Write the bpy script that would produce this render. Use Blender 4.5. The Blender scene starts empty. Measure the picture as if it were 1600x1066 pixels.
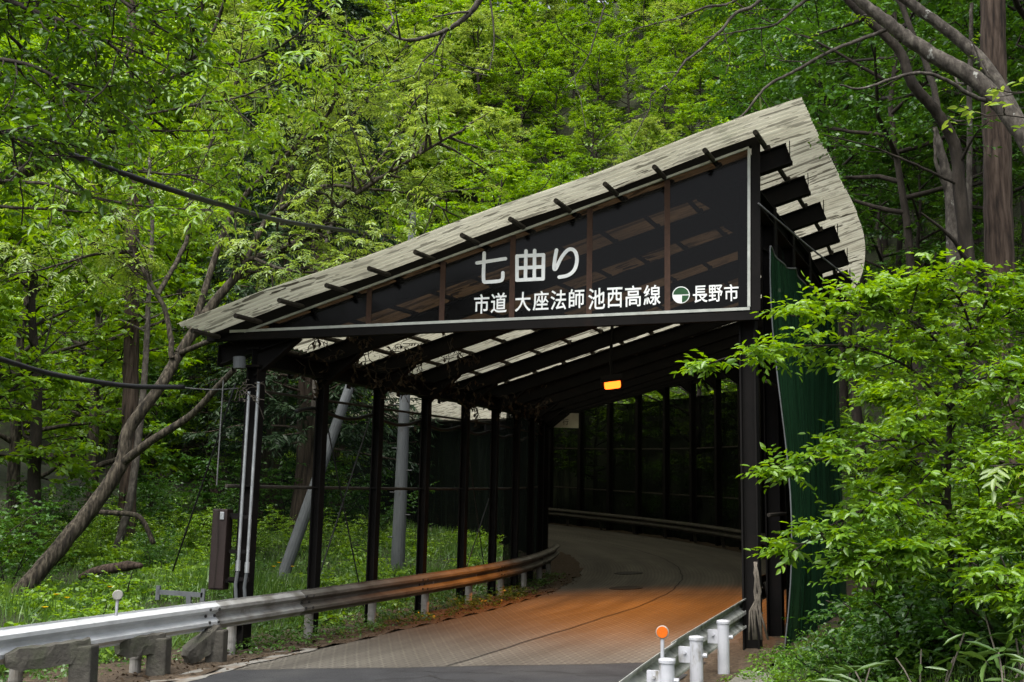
import bpy, bmesh, math, random
import numpy as np
from mathutils import Vector, Matrix
random.seed(7); RNG = np.random.default_rng(11)
R = math.radians
sc = bpy.context.scene
COL = sc.collection

# ------------------------------------------------------------------ camera, sky, sun, exposure
EYE = 1.8
FPX, HORIZON, ROLL = 1800.0, 840.0, R(1.2)
PITCH = math.atan((HORIZON - 533) / FPX)
_f = Vector((0, math.cos(PITCH), math.sin(PITCH))); _u = Vector((0, -math.sin(PITCH), math.cos(PITCH))); _r = Vector((1, 0, 0))
CR = _r * math.cos(ROLL) + _u * math.sin(ROLL); CU = _u * math.cos(ROLL) - _r * math.sin(ROLL)
cam_d = bpy.data.cameras.new('camera'); cam = bpy.data.objects.new('camera', cam_d); COL.objects.link(cam)
cam_d.sensor_width = 36; cam_d.lens = 36 * FPX / 1600; cam_d.clip_start = 0.05; cam_d.clip_end = 2000
cam.matrix_world = Matrix(((CR.x, CU.x, -_f.x, 0), (CR.y, CU.y, -_f.y, 0), (CR.z, CU.z, -_f.z, EYE), (0, 0, 0, 1)))
sc.camera = cam
SUN_EL, SUN_AZ = R(64), R(-150)          # azimuth measured from +Y towards +X: behind the camera, to the left
w = bpy.data.worlds.new('World'); sc.world = w; w.use_nodes = True
nt = w.node_tree; bg = nt.nodes['Background']
sky = nt.nodes.new('ShaderNodeTexSky'); sky.sky_type = 'NISHITA'; sky.sun_disc = False
sky.sun_elevation = SUN_EL; sky.sun_rotation = SUN_AZ; sky.air_density = 1.0; sky.dust_density = 4.0; sky.ozone_density = 0.6
hs_ = nt.nodes.new('ShaderNodeHueSaturation'); hs_.inputs['Saturation'].default_value = .35   # thin high cloud: a whiter sky
nt.links.new(sky.outputs[0], hs_.inputs['Color']); nt.links.new(hs_.outputs[0], bg.inputs[0]); bg.inputs[1].default_value = 0.15
sun_d = bpy.data.lights.new('sun', 'SUN'); sun = bpy.data.objects.new('sun', sun_d); COL.objects.link(sun)
sun_d.energy = 1.15; sun_d.angle = R(60); sun_d.color = (1.0, 0.97, 0.91)
sdir = Vector((math.sin(SUN_AZ) * math.cos(SUN_EL), math.cos(SUN_AZ) * math.cos(SUN_EL), math.sin(SUN_EL)))
sun.rotation_euler = (-sdir).to_track_quat('-Z', 'Y').to_euler(); sun.location = sdir * 60
sc.view_settings.view_transform = 'Standard'; sc.view_settings.look = 'None'; sc.view_settings.gamma = 1
sc.view_settings.exposure = 1.55
cy = sc.cycles
cy.max_bounces = 7; cy.diffuse_bounces = 3; cy.glossy_bounces = 2; cy.transmission_bounces = 5; cy.transparent_max_bounces = 10
cy.use_denoising = True; cy.caustics_reflective = False; cy.caustics_refractive = False
cy.sample_clamp_indirect = 4

# ------------------------------------------------------------------ helpers
def at(px, py, Y):
    """the point of the plane y = Y seen at photograph pixel (px, py)"""
    d = _f * FPX + CR * (px - 800) + CU * (533 - py)
    return Vector((0, 0, EYE)) + d * (Y / d.y)

def V(*a): return Vector(a)

class MB:
    def __init__(s): s.v = []; s.f = []; s.uv = []
    def quad_grid(s, rows, uvs=None, closed=False):
        b = len(s.v); n = len(rows[0])
        for r in rows: s.v += [tuple(p) for p in r]
        for i in range(len(rows) - 1):
            for j in range(n if closed else n - 1):
                j2 = (j + 1) % n
                s.f.append((b + i * n + j, b + i * n + j2, b + (i + 1) * n + j2, b + (i + 1) * n + j))
        return s
    def tube(s, pts, rad, k=8, cap=True):
        pts = [Vector(p) for p in pts]
        if not hasattr(rad, '__len__'): rad = [rad] * len(pts)
        rows = []; up = V(0, 0, 1); prev = None
        for i, p in enumerate(pts):
            t = (pts[min(i + 1, len(pts) - 1)] - pts[max(i - 1, 0)])
            if t.length < 1e-9: t = V(0, 0, 1)
            t.normalize()
            a = prev if prev is not None else (up if abs(t.z) < .9 else V(1, 0, 0))
            x = (a - t * a.dot(t)).normalized(); y = t.cross(x); prev = x
            rows.append([p + (x * math.cos(q) + y * math.sin(q)) * rad[i] for q in [2 * math.pi * m / k for m in range(k)]])
        b = len(s.v); s.quad_grid(rows, closed=True)
        if cap:
            s.f.append(tuple(b + j for j in reversed(range(k)))); e = b + (len(rows) - 1) * k
            s.f.append(tuple(e + j for j in range(k)))
        return s
    def prism(s, prof, a, b, x, y):
        """extrude 2-D profile (in the axes x, y) from point a to point b"""
        n = len(prof); bi = len(s.v)
        for o in (a, b):
            s.v += [tuple(Vector(o) + x * p + y * q) for p, q in prof]
        s.f.append(tuple(bi + i for i in reversed(range(n)))); s.f.append(tuple(bi + n + i for i in range(n)))
        for i in range(n):
            j = (i + 1) % n; s.f.append((bi + i, bi + j, bi + n + j, bi + n + i))
        return s
    def beam(s, a, b, wd, ht, up=V(0, 0, 1)):
        a = Vector(a); b = Vector(b); t = (b - a).normalized(); x = t.cross(up).normalized(); y = x.cross(t)
        h = wd / 2; k = ht / 2
        return s.prism([(-h, -k), (h, -k), (h, k), (-h, k)], a, b, x, y)
    def ibeam(s, a, b, wd, ht, up=V(0, 0, 1), tf=.018, tw=.014):
        a = Vector(a); b = Vector(b); t = (b - a).normalized(); x = t.cross(up).normalized(); y = x.cross(t)
        h = wd / 2; k = ht / 2; c = tw / 2; q = k - tf
        return s.prism([(-h, -k), (h, -k), (h, -q), (c, -q), (c, q), (h, q), (h, k), (-h, k), (-h, q), (-c, q), (-c, -q), (-h, -q)], a, b, x, y)
    def box(s, c, sx, sy, sz, rz=0):
        c = Vector(c); x = V(math.cos(rz), math.sin(rz), 0); y = V(-math.sin(rz), math.cos(rz), 0)
        return s.prism([(-sx / 2, -sy / 2), (sx / 2, -sy / 2), (sx / 2, sy / 2), (-sx / 2, sy / 2)], c - V(0, 0, sz / 2), c + V(0, 0, sz / 2), x, y)
    def build(s, name, mat, parent=None, smooth=False, bevel=0):
        me = bpy.data.meshes.new(name); me.from_pydata(s.v, [], s.f); me.update()
        bm = bmesh.new(); bm.from_mesh(me); bmesh.ops.recalc_face_normals(bm, faces=bm.faces); bm.to_mesh(me); bm.free()
        if smooth: me.polygons.foreach_set('use_smooth', [True] * len(me.polygons))
        o = bpy.data.objects.new(name, me); COL.objects.link(o)
        if mat: me.materials.append(mat)
        if parent:
            o.parent = parent; o.matrix_parent_inverse = parent.matrix_basis.inverted()
        if bevel:
            m = o.modifiers.new('bevel', 'BEVEL'); m.width = bevel; m.segments = 2; m.limit_method = 'ANGLE'
        return o

def np_mesh(name, verts, faces4, mat, parent=None, uv=None):
    """fast quad mesh from arrays"""
    me = bpy.data.meshes.new(name); nv, nf = len(verts), len(faces4)
    me.vertices.add(nv); me.vertices.foreach_set('co', np.asarray(verts, np.float32).ravel())
    me.loops.add(nf * 4); me.loops.foreach_set('vertex_index', np.asarray(faces4, np.int32).ravel())
    me.polygons.add(nf); me.polygons.foreach_set('loop_start', np.arange(0, nf * 4, 4, dtype=np.int32))
    me.update(calc_edges=True)
    if uv is not None:
        l = me.uv_layers.new(name='UVMap'); l.data.foreach_set('uv', np.asarray(uv, np.float32)[np.asarray(faces4).ravel()].ravel())
    me.materials.append(mat)
    o = bpy.data.objects.new(name, me); COL.objects.link(o)
    if parent: o.parent = parent; o.matrix_parent_inverse = parent.matrix_basis.inverted()
    return o

def empty(name, loc=(0, 0, 0), rz=0):
    o = bpy.data.objects.new(name, None); COL.objects.link(o); o.location = loc; o.rotation_euler.z = rz
    o.empty_display_size = .2; return o
def tag(o, label=None, cat=None, group=None, kind=None):
    if label: o['label'] = label
    if cat: o['category'] = cat
    if group: o['group'] = group
    if kind: o['kind'] = kind
    return o
def copy_tree(o, parent=None):
    c = o.copy(); COL.objects.link(c)
    if parent: c.parent = parent
    for ch in list(o.children): copy_tree(ch, c)
    return c

# ------------------------------------------------------------------ materials
def new_mat(name):
    m = bpy.data.materials.new(name); m.use_nodes = True; n = m.node_tree; n.nodes.clear()
    out = n.nodes.new('ShaderNodeOutputMaterial'); return m, n, out
def N(n, t, **k):
    x = n.nodes.new(t)
    for a, b in k.items(): setattr(x, a, b)
    return x
def setin(x, **k):
    for a, b in k.items(): x.inputs[a.replace('_', ' ')].default_value = b
def rgba(c): return (c[0], c[1], c[2], 1)
def noise_ramp(n, scale, stops, coord='Object', stretch=None, detail=6, rough=.6, uv=False):
    tc = N(n, 'ShaderNodeTexCoord'); mp = N(n, 'ShaderNodeMapping'); n.links.new(tc.outputs['UV' if uv else coord], mp.inputs[0])
    if stretch: mp.inputs['Scale'].default_value = stretch
    no = N(n, 'ShaderNodeTexNoise'); setin(no, Scale=scale, Detail=detail, Roughness=rough); n.links.new(mp.outputs[0], no.inputs['Vector'])
    rp = N(n, 'ShaderNodeValToRGB'); n.links.new(no.outputs[0], rp.inputs[0])
    e = rp.color_ramp.elements
    while len(e) < len(stops): e.new(.5)
    for k, (p, c) in enumerate(stops): e[k].position = p; e[k].color = rgba(c)
    return rp, no, mp
def mat_surf(name, stops, scale=4, rough=.7, bump=.1, bscale=None, stretch=None, metal=0, coord='Object', spec=.3, stain=None):
    m, n, out = new_mat(name); p = N(n, 'ShaderNodeBsdfPrincipled')
    rp, no, mp = noise_ramp(n, scale, stops, stretch=stretch, coord=coord)
    col = rp.outputs[0]
    if stain:
        sc_, (lo, hi), c, st = stain
        r2, _, _ = noise_ramp(n, sc_, [(lo, (0, 0, 0)), (hi, (1, 1, 1))], stretch=st, coord=coord)
        mx = N(n, 'ShaderNodeMix', data_type='RGBA'); n.links.new(r2.outputs[0], mx.inputs[0]); n.links.new(col, mx.inputs[6]); mx.inputs[7].default_value = rgba(c); col = mx.outputs[2]
    n.links.new(col, p.inputs['Base Color'])
    setin(p, Roughness=rough, Metallic=metal); p.inputs['Specular IOR Level'].default_value = spec
    if bump:
        b = N(n, 'ShaderNodeBump'); b.inputs['Strength'].default_value = bump; b.inputs['Distance'].default_value = .02
        nb = N(n, 'ShaderNodeTexNoise'); setin(nb, Scale=bscale or scale * 6, Detail=5); n.links.new(mp.outputs[0], nb.inputs['Vector'])
        n.links.new(nb.outputs[0], b.inputs['Height']); n.links.new(b.outputs[0], p.inputs['Normal'])
    n.links.new(p.outputs[0], out.inputs[0]); return m
def mat_leaf(name, c1, c2, trans=.35, gloss=.04, clump=.55):
    """leaf: colour varies from leaf to leaf and in larger sprays; light passes through"""
    m, n, out = new_mat(name)
    g = N(n, 'ShaderNodeNewGeometry'); tc = N(n, 'ShaderNodeTexCoord')
    no = N(n, 'ShaderNodeTexNoise'); setin(no, Scale=clump, Detail=2); n.links.new(tc.outputs['Object'], no.inputs['Vector'])
    ad = N(n, 'ShaderNodeMath', operation='MULTIPLY_ADD'); n.links.new(g.outputs['Random Per Island'], ad.inputs[0]); ad.inputs[1].default_value = .55
    sb = N(n, 'ShaderNodeMath', operation='MULTIPLY_ADD'); n.links.new(no.outputs[0], sb.inputs[0]); sb.inputs[1].default_value = 1.3; sb.inputs[2].default_value = -.43
    n.links.new(sb.outputs[0], ad.inputs[2])
    rp = N(n, 'ShaderNodeValToRGB'); n.links.new(ad.outputs[0], rp.inputs[0]); e = rp.color_ramp.elements
    e[0].position = .1; e[0].color = rgba(c1); e[1].position = .95; e[1].color = rgba(c2)
    d = N(n, 'ShaderNodeBsdfDiffuse'); t = N(n, 'ShaderNodeBsdfTranslucent')
    n.links.new(rp.outputs[0], d.inputs[0])
    hs = N(n, 'ShaderNodeHueSaturation'); setin(hs, Hue=.485, Saturation=1.1, Value=1.25); n.links.new(rp.outputs[0], hs.inputs['Color']); n.links.new(hs.outputs[0], t.inputs[0])
    mx = N(n, 'ShaderNodeMixShader'); mx.inputs[0].default_value = trans; n.links.new(d.outputs[0], mx.inputs[1]); n.links.new(t.outputs[0], mx.inputs[2])
    gl = N(n, 'ShaderNodeBsdfGlossy'); gl.inputs['Roughness'].default_value = .38; gl.inputs[0].default_value = (.9, .95, .9, 1)
    m2 = N(n, 'ShaderNodeMixShader'); m2.inputs[0].default_value = gloss; n.links.new(mx.outputs[0], m2.inputs[1]); n.links.new(gl.outputs[0], m2.inputs[2])
    n.links.new(m2.outputs[0], out.inputs[0]); return m
def mat_net(name, col, alpha, rough_scale=30, streak=(1, 1, .12)):
    m, n, out = new_mat(name)
    rp, no, mp = noise_ramp(n, 3, [(.3, tuple(c * .6 for c in col)), (.7, tuple(c * 1.4 for c in col))], stretch=streak)
    d = N(n, 'ShaderNodeBsdfDiffuse'); n.links.new(rp.outputs[0], d.inputs[0])
    tl = N(n, 'ShaderNodeBsdfTranslucent'); n.links.new(rp.outputs[0], tl.inputs[0])
    a = N(n, 'ShaderNodeMixShader'); a.inputs[0].default_value = .35; n.links.new(d.outputs[0], a.inputs[1]); n.links.new(tl.outputs[0], a.inputs[2])
    tr = N(n, 'ShaderNodeBsdfTransparent')
    mr = N(n, 'ShaderNodeMapRange'); setin(mr, From_Min=.3, From_Max=.7, To_Min=alpha - .06, To_Max=min(1, alpha + .06)); n.links.new(no.outputs[0], mr.inputs[0])
    mx = N(n, 'ShaderNodeMixShader'); n.links.new(mr.outputs[0], mx.inputs[0]); n.links.new(tr.outputs[0], mx.inputs[1]); n.links.new(a.outputs[0], mx.inputs[2])
    n.links.new(mx.outputs[0], out.inputs[0]); return m

M = {}
M['steel'] = mat_surf('black_brown_painted_steel', [(.3, (.0042, .004, .0038)), (.62, (.007, .006, .0055)), (.8, (.015, .009, .0065))], scale=3, rough=.8, bump=.15, spec=.12, stain=(1.4, (.68, .82), (.018, .010, .007), (1, 1, .3)))
M['purlin'] = mat_surf('weathered_purlin_pipe', [(.3, (.02, .018, .015)), (.7, (.06, .05, .04))], scale=9, rough=.85, bump=.3)
M['mullion'] = mat_surf('rust_brown_strip', [(.3, (.034, .017, .010)), (.7, (.058, .029, .018))], scale=14, rough=.8, bump=.2)
M['trim'] = mat_surf('pale_aluminium_trim', [(.3, (.26, .275, .245)), (.7, (.40, .41, .37))], scale=8, rough=.5, bump=.05, metal=.2)
M['white'] = mat_surf('white_sign_letters', [(.3, (.66, .68, .66)), (.7, (.80, .81, .79))], scale=7, rough=.5, bump=0)
M['green'] = mat_surf('green_emblem_enamel', [(.3, (.002, .045, .008)), (.7, (.003, .058, .010))], scale=20, rough=.45, bump=0)
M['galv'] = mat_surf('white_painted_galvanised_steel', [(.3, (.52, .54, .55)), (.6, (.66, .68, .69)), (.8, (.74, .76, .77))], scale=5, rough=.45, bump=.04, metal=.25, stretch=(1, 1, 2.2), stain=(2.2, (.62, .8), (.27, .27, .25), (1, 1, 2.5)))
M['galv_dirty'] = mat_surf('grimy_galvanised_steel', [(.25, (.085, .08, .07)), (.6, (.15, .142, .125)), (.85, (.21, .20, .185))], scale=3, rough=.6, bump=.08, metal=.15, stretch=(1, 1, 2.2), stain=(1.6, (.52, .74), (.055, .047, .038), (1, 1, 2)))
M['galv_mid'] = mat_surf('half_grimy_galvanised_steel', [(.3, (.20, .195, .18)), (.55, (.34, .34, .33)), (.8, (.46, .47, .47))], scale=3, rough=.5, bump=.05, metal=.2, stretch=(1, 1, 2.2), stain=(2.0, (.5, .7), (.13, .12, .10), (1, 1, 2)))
M['galv_back'] = mat_surf('streaked_back_of_guard_beam', [(.25, (.22, .225, .20)), (.5, (.42, .43, .40)), (.8, (.62, .63, .61))], scale=9, rough=.5, bump=.08, metal=.2, stretch=(1, 1, .35), stain=(5, (.56, .72), (.13, .13, .10), (1, 1, .4)))
M['white_post'] = mat_surf('white_painted_post', [(.3, (.36, .37, .40)), (.7, (.47, .48, .51))], scale=7, rough=.4, bump=.03, stain=(9, (.54, .66), (.20, .19, .165), (1, 1, .35)))
M['grimy_post'] = mat_surf('grimy_white_post', [(.3, (.16, .155, .14)), (.7, (.30, .29, .27))], scale=7, rough=.6, bump=.05, stain=(5, (.52, .72), (.18, .16, .12), (1, 1, .4)))
M['bolt'] = mat_surf('dark_bolt', [(.3, (.03, .03, .032)), (.7, (.08, .08, .08))], scale=30, rough=.5, bump=0, metal=.5)
M['pipe'] = mat_surf('galvanised_conduit', [(.3, (.26, .275, .285)), (.7, (.40, .415, .425))], scale=8, rough=.38, bump=.03, metal=.5)
M['grey_pole'] = mat_surf('grey_weathered_pole', [(.3, (.062, .068, .071)), (.7, (.11, .118, .122))], scale=4, rough=.75, bump=.1, stretch=(1, 1, .25), stain=(4, (.58, .70), (.05, .046, .042), (1, 1, .5)))
M['box'] = mat_surf('dark_brown_painted_cabinet', [(.3, (.014, .0085, .0075)), (.7, (.022, .013, .011))], scale=4, rough=.55, bump=.06, stretch=(1, 1, .4))
M['cable'] = mat_surf('black_cable_sheath', [(.3, (.010, .010, .011)), (.7, (.022, .022, .024))], scale=6, rough=.5, bump=0)
M['wire'] = mat_surf('grey_steel_wire', [(.3, (.07, .07, .07)), (.7, (.14, .14, .14))], scale=6, rough=.6, bump=0)
M['concrete'] = mat_surf('old_concrete', [(.25, (.09, .085, .07)), (.55, (.155, .147, .125)), (.8, (.22, .21, .185))], scale=5, rough=.95, bump=.5, bscale=40, stain=(2.5, (.52, .72), (.085, .085, .055), (1, 1, 1)))
M['dark_concrete_dim_rail'] = mat_surf('mossy_concrete_and_dim_rail', [(.25, (.035, .033, .027)), (.55, (.07, .065, .054)), (.8, (.115, .107, .09))], scale=6, rough=.95, bump=.6, bscale=30, stain=(3, (.5, .7), (.045, .05, .03), (1, 1, 1)))
M['orange'] = mat_surf('orange_reflector', [(.3, (.50, .095, .004)), (.7, (.60, .13, .006))], scale=60, rough=.3, bump=.05)
M['cream'] = mat_surf('grey_cream_plastic', [(.3, (.24, .235, .21)), (.7, (.33, .325, .29))], scale=12, rough=.6, bump=.03)
M['board'] = mat_surf('faded_cream_board', [(.3, (.48, .45, .34)), (.7, (.60, .57, .45))], scale=5, rough=.7, bump=.03)
M['black_paint'] = mat_surf('black_board_lettering', [(.3, (.02, .02, .02)), (.7, (.03, .03, .03))], scale=5, rough=.7, bump=0)
M['asphalt'] = mat_surf('dark_asphalt', [(.3, (.020, .0205, .022)), (.7, (.033, .034, .036))], scale=3, rough=.9, bump=.5, bscale=160, stain=(.6, (.5, .75), (.044, .044, .043), (1, 1, 1)))
M['crack'] = mat_surf('dark_crack', [(.3, (.012, .011, .010)), (.7, (.034, .032, .028))], scale=9, rough=1, bump=0)
M['iron'] = mat_surf('cast_iron_cover', [(.3, (.010, .009, .008)), (.7, (.022, .02, .018))], scale=20, rough=.7, bump=.4, bscale=60)
M['litter'] = mat_surf('brown_leaf_litter', [(.2, (.022, .016, .010)), (.45, (.050, .036, .023)), (.62, (.085, .062, .040)), (.8, (.14, .11, .075))], scale=22, rough=1, bump=1.0, bscale=45)
M['soil'] = mat_surf('forest_floor', [(.25, (.012, .013, .007)), (.5, (.022, .026, .011)), (.72, (.030, .044, .013)), (.85, (.05, .04, .022))], scale=2.2, rough=1, bump=.9, bscale=9)
M['edge'] = mat_surf('pale_road_edge_concrete', [(.3, (.14, .135, .12)), (.7, (.22, .215, .195))], scale=9, rough=.95, bump=.3, stain=(4, (.45, .7), (.12, .085, .055), (1, 1, 1)))
M['bark'] = mat_surf('grey_brown_bark', [(.34, (.006, .005, .003)), (.48, (.026, .021, .014)), (.66, (.085, .072, .052))], scale=20, rough=.95, bump=1.0, bscale=26, stretch=(1, 1, .22), stain=(1.6, (.60, .72), (.045, .047, .026), (1, 1, .6)))
M['bark_red'] = mat_surf('fissured_red_brown_bark', [(.34, (.007, .0045, .003)), (.48, (.036, .024, .017)), (.68, (.085, .062, .047))], scale=16, rough=.95, bump=1.0, bscale=22, stretch=(1, 1, .10))
M['bark_pale'] = mat_surf('pale_lichen_bark', [(.3, (.018, .015, .012)), (.5, (.050, .043, .035)), (.70, (.105, .094, .077))], scale=15, rough=.95, bump=.7, bscale=26, stretch=(1, 1, .5), stain=(6, (.64, .69), (.24, .24, .215), (1, 1, 1)))
M['bark_dark'] = mat_surf('dark_wet_bark', [(.25, (.009, .007, .005)), (.55, (.024, .019, .014)), (.8, (.055, .046, .036))], scale=9, rough=.95, bump=.9, bscale=26, stretch=(1, 1, .25))
M['twig'] = mat_surf('dry_vine_stem', [(.3, (.014, .011, .008)), (.7, (.040, .032, .024))], scale=12, rough=1, bump=.3)
M['twig_pale'] = mat_surf('pale_dry_vine_stem', [(.3, (.06, .052, .042)), (.7, (.15, .13, .105))], scale=12, rough=1, bump=.3)
# foliage
M['l_walnut'] = mat_leaf('walnut_leaf', (.10, .18, .024), (.30, .40, .075), trans=.5)
M['l_fresh'] = mat_leaf('fresh_maple_leaf', (.075, .18, .011), (.22, .37, .026), trans=.5)
M['l_bright'] = mat_leaf('bright_broad_leaf', (.080, .18, .014), (.25, .41, .038), trans=.5)
M['l_hill'] = mat_leaf('hillside_leaf', (.070, .155, .013), (.22, .34, .036), trans=.5, clump=.3)
M['l_deep'] = mat_leaf('deep_green_leaf', (.022, .075, .009), (.070, .165, .018), trans=.35, clump=.4)
M['l_conifer'] = mat_leaf('conifer_needle', (.012, .028, .012), (.036, .062, .024), trans=.12, gloss=.02)
M['l_near'] = mat_leaf('near_overhanging_leaf', (.030, .085, .008), (.095, .19, .018), trans=.45)
M['l_under'] = mat_leaf('undergrowth_leaf', (.050, .14, .010), (.15, .29, .024), trans=.35, clump=1.2)
M['l_grass'] = mat_leaf('grass_blade', (.050, .125, .014), (.145, .25, .040), trans=.4, clump=.7)
M['l_weed'] = mat_leaf('weed_leaf', (.026, .080, .010), (.085, .175, .026), trans=.35, clump=1.5)
M['l_sasa'] = mat_leaf('bamboo_grass_leaf', (.028, .075, .012), (.085, .15, .032), trans=.3)
M['l_dry'] = mat_leaf('dry_brown_leaf', (.025, .016, .010), (.085, .060, .038), trans=.15, gloss=.01)
M['l_catkin'] = mat_leaf('hanging_catkin', (.085, .13, .02), (.17, .20, .04), trans=.3)
M['petal'] = mat_leaf('yellow_petal', (.55, .38, .01), (.75, .52, .02), trans=.3, gloss=0)
M['net_left'] = mat_net('dark_green_safety_net', (.010, .017, .011), .34)
M['net_dark'] = mat_net('black_shade_net', (.008, .010, .008), .965)
M['net_green'] = mat_net('green_windbreak_net', (.014, .042, .020), .92, streak=(2.5, 2.5, .1))

def mat_roof():
    """dirty translucent corrugated plastic: streaks of grime run down the slope (UV: u along the road, v down the slope, metres)"""
    m, n, out = new_mat('weathered_translucent_corrugated_sheet')
    base, no, mp = noise_ramp(n, 1.0, [(.25, (.36, .345, .26)), (.5, (.46, .445, .35)), (.75, (.56, .545, .44))], uv=True, stretch=(1.6, .8, 1))
    fl, _, _ = noise_ramp(n, 1.0, [(.545, (0, 0, 0)), (.56, (1, 1, 1))], uv=True, stretch=(19.0, 2.4, 1), detail=3, rough=.55)
    big, _, _ = noise_ramp(n, 1.0, [(.42, (0, 0, 0)), (.60, (1, 1, 1))], uv=True, stretch=(.55, .35, 1), detail=3)
    tc = N(n, 'ShaderNodeTexCoord'); sp = N(n, 'ShaderNodeSeparateXYZ'); n.links.new(tc.outputs['UV'], sp.inputs[0])
    # dark lap lines every 0.8 m along the road
    md = N(n, 'ShaderNodeMath', operation='FRACT'); mu = N(n, 'ShaderNodeMath', operation='MULTIPLY'); mu.inputs[1].default_value = 1 / .8
    n.links.new(sp.outputs[0], mu.inputs[0]); n.links.new(mu.outputs[0], md.inputs[0])
    lt = N(n, 'ShaderNodeMath', operation='LESS_THAN'); lt.inputs[1].default_value = .045; n.links.new(md.outputs[0], lt.inputs[0])
    m1 = N(n, 'ShaderNodeMath', operation='MULTIPLY'); n.links.new(fl.outputs[0], m1.inputs[0])
    ba = N(n, 'ShaderNodeMath', operation='MULTIPLY_ADD'); n.links.new(big.outputs[0], ba.inputs[0]); ba.inputs[1].default_value = .7; ba.inputs[2].default_value = .3
    n.links.new(ba.outputs[0], m1.inputs[1])
    mxx = N(n, 'ShaderNodeMath', operation='MAXIMUM'); ls = N(n, 'ShaderNodeMath', operation='MULTIPLY'); ls.inputs[1].default_value = .7; n.links.new(lt.outputs[0], ls.inputs[0])
    n.links.new(m1.outputs[0], mxx.inputs[0]); n.links.new(ls.outputs[0], mxx.inputs[1])
    c = N(n, 'ShaderNodeMix', data_type='RGBA'); n.links.new(mxx.outputs[0], c.inputs[0]); n.links.new(base.outputs[0], c.inputs[6]); c.inputs[7].default_value = (.018, .014, .009, 1)
    # darker tone along the valleys of the corrugation
    wv_ = N(n, 'ShaderNodeMath', operation='SINE'); wm = N(n, 'ShaderNodeMath', operation='MULTIPLY_ADD'); wm.inputs[1].default_value = 2 * math.pi / .13; wm.inputs[2].default_value = 2 * math.pi * 1.05 / .13; n.links.new(sp.outputs[0], wm.inputs[0]); n.links.new(wm.outputs[0], wv_.inputs[0])
    wr = N(n, 'ShaderNodeMapRange'); setin(wr, From_Min=-1, From_Max=0.2, To_Min=.42, To_Max=0); n.links.new(wv_.outputs[0], wr.inputs[0])
    c0_ = c; c = N(n, 'ShaderNodeMix', data_type='RGBA'); n.links.new(wr.outputs[0], c.inputs[0]); n.links.new(c0_.outputs[2], c.inputs[6]); c.inputs[7].default_value = (.09, .08, .055, 1)
    d = N(n, 'ShaderNodeBsdfDiffuse'); n.links.new(c.outputs[2], d.inputs[0])
    t = N(n, 'ShaderNodeBsdfTranslucent'); n.links.new(c.outputs[2], t.inputs[0])
    x = N(n, 'ShaderNodeMixShader'); x.inputs[0].default_value = .62; n.links.new(d.outputs[0], x.inputs[1]); n.links.new(t.outputs[0], x.inputs[2])
    n.links.new(x.outputs[0], out.inputs[0]); return m
M['roof'] = mat_roof()

def mat_smoked():
    m, n, out = new_mat('smoked_brown_acrylic')
    rp, no, mp = noise_ramp(n, .6, [(.3, (.045, .028, .018)), (.7, (.105, .066, .042))])
    t = N(n, 'ShaderNodeBsdfTransparent'); n.links.new(rp.outputs[0], t.inputs[0])
    g = N(n, 'ShaderNodeBsdfGlossy'); g.inputs['Roughness'].default_value = .12; g.inputs[0].default_value = (1, 1, 1, 1)
    d = N(n, 'ShaderNodeBsdfDiffuse'); d.inputs[0].default_value = (.008, .007, .006, 1)
    a = N(n, 'ShaderNodeMixShader'); a.inputs[0].default_value = .12; n.links.new(t.outputs[0], a.inputs[1]); n.links.new(d.outputs[0], a.inputs[2])
    x = N(n, 'ShaderNodeMixShader'); x.inputs[0].default_value = .006; n.links.new(a.outputs[0], x.inputs[1]); n.links.new(g.outputs[0], x.inputs[2])
    n.links.new(x.outputs[0], out.inputs[0]); return m
M['smoked'] = mat_smoked()

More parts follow.
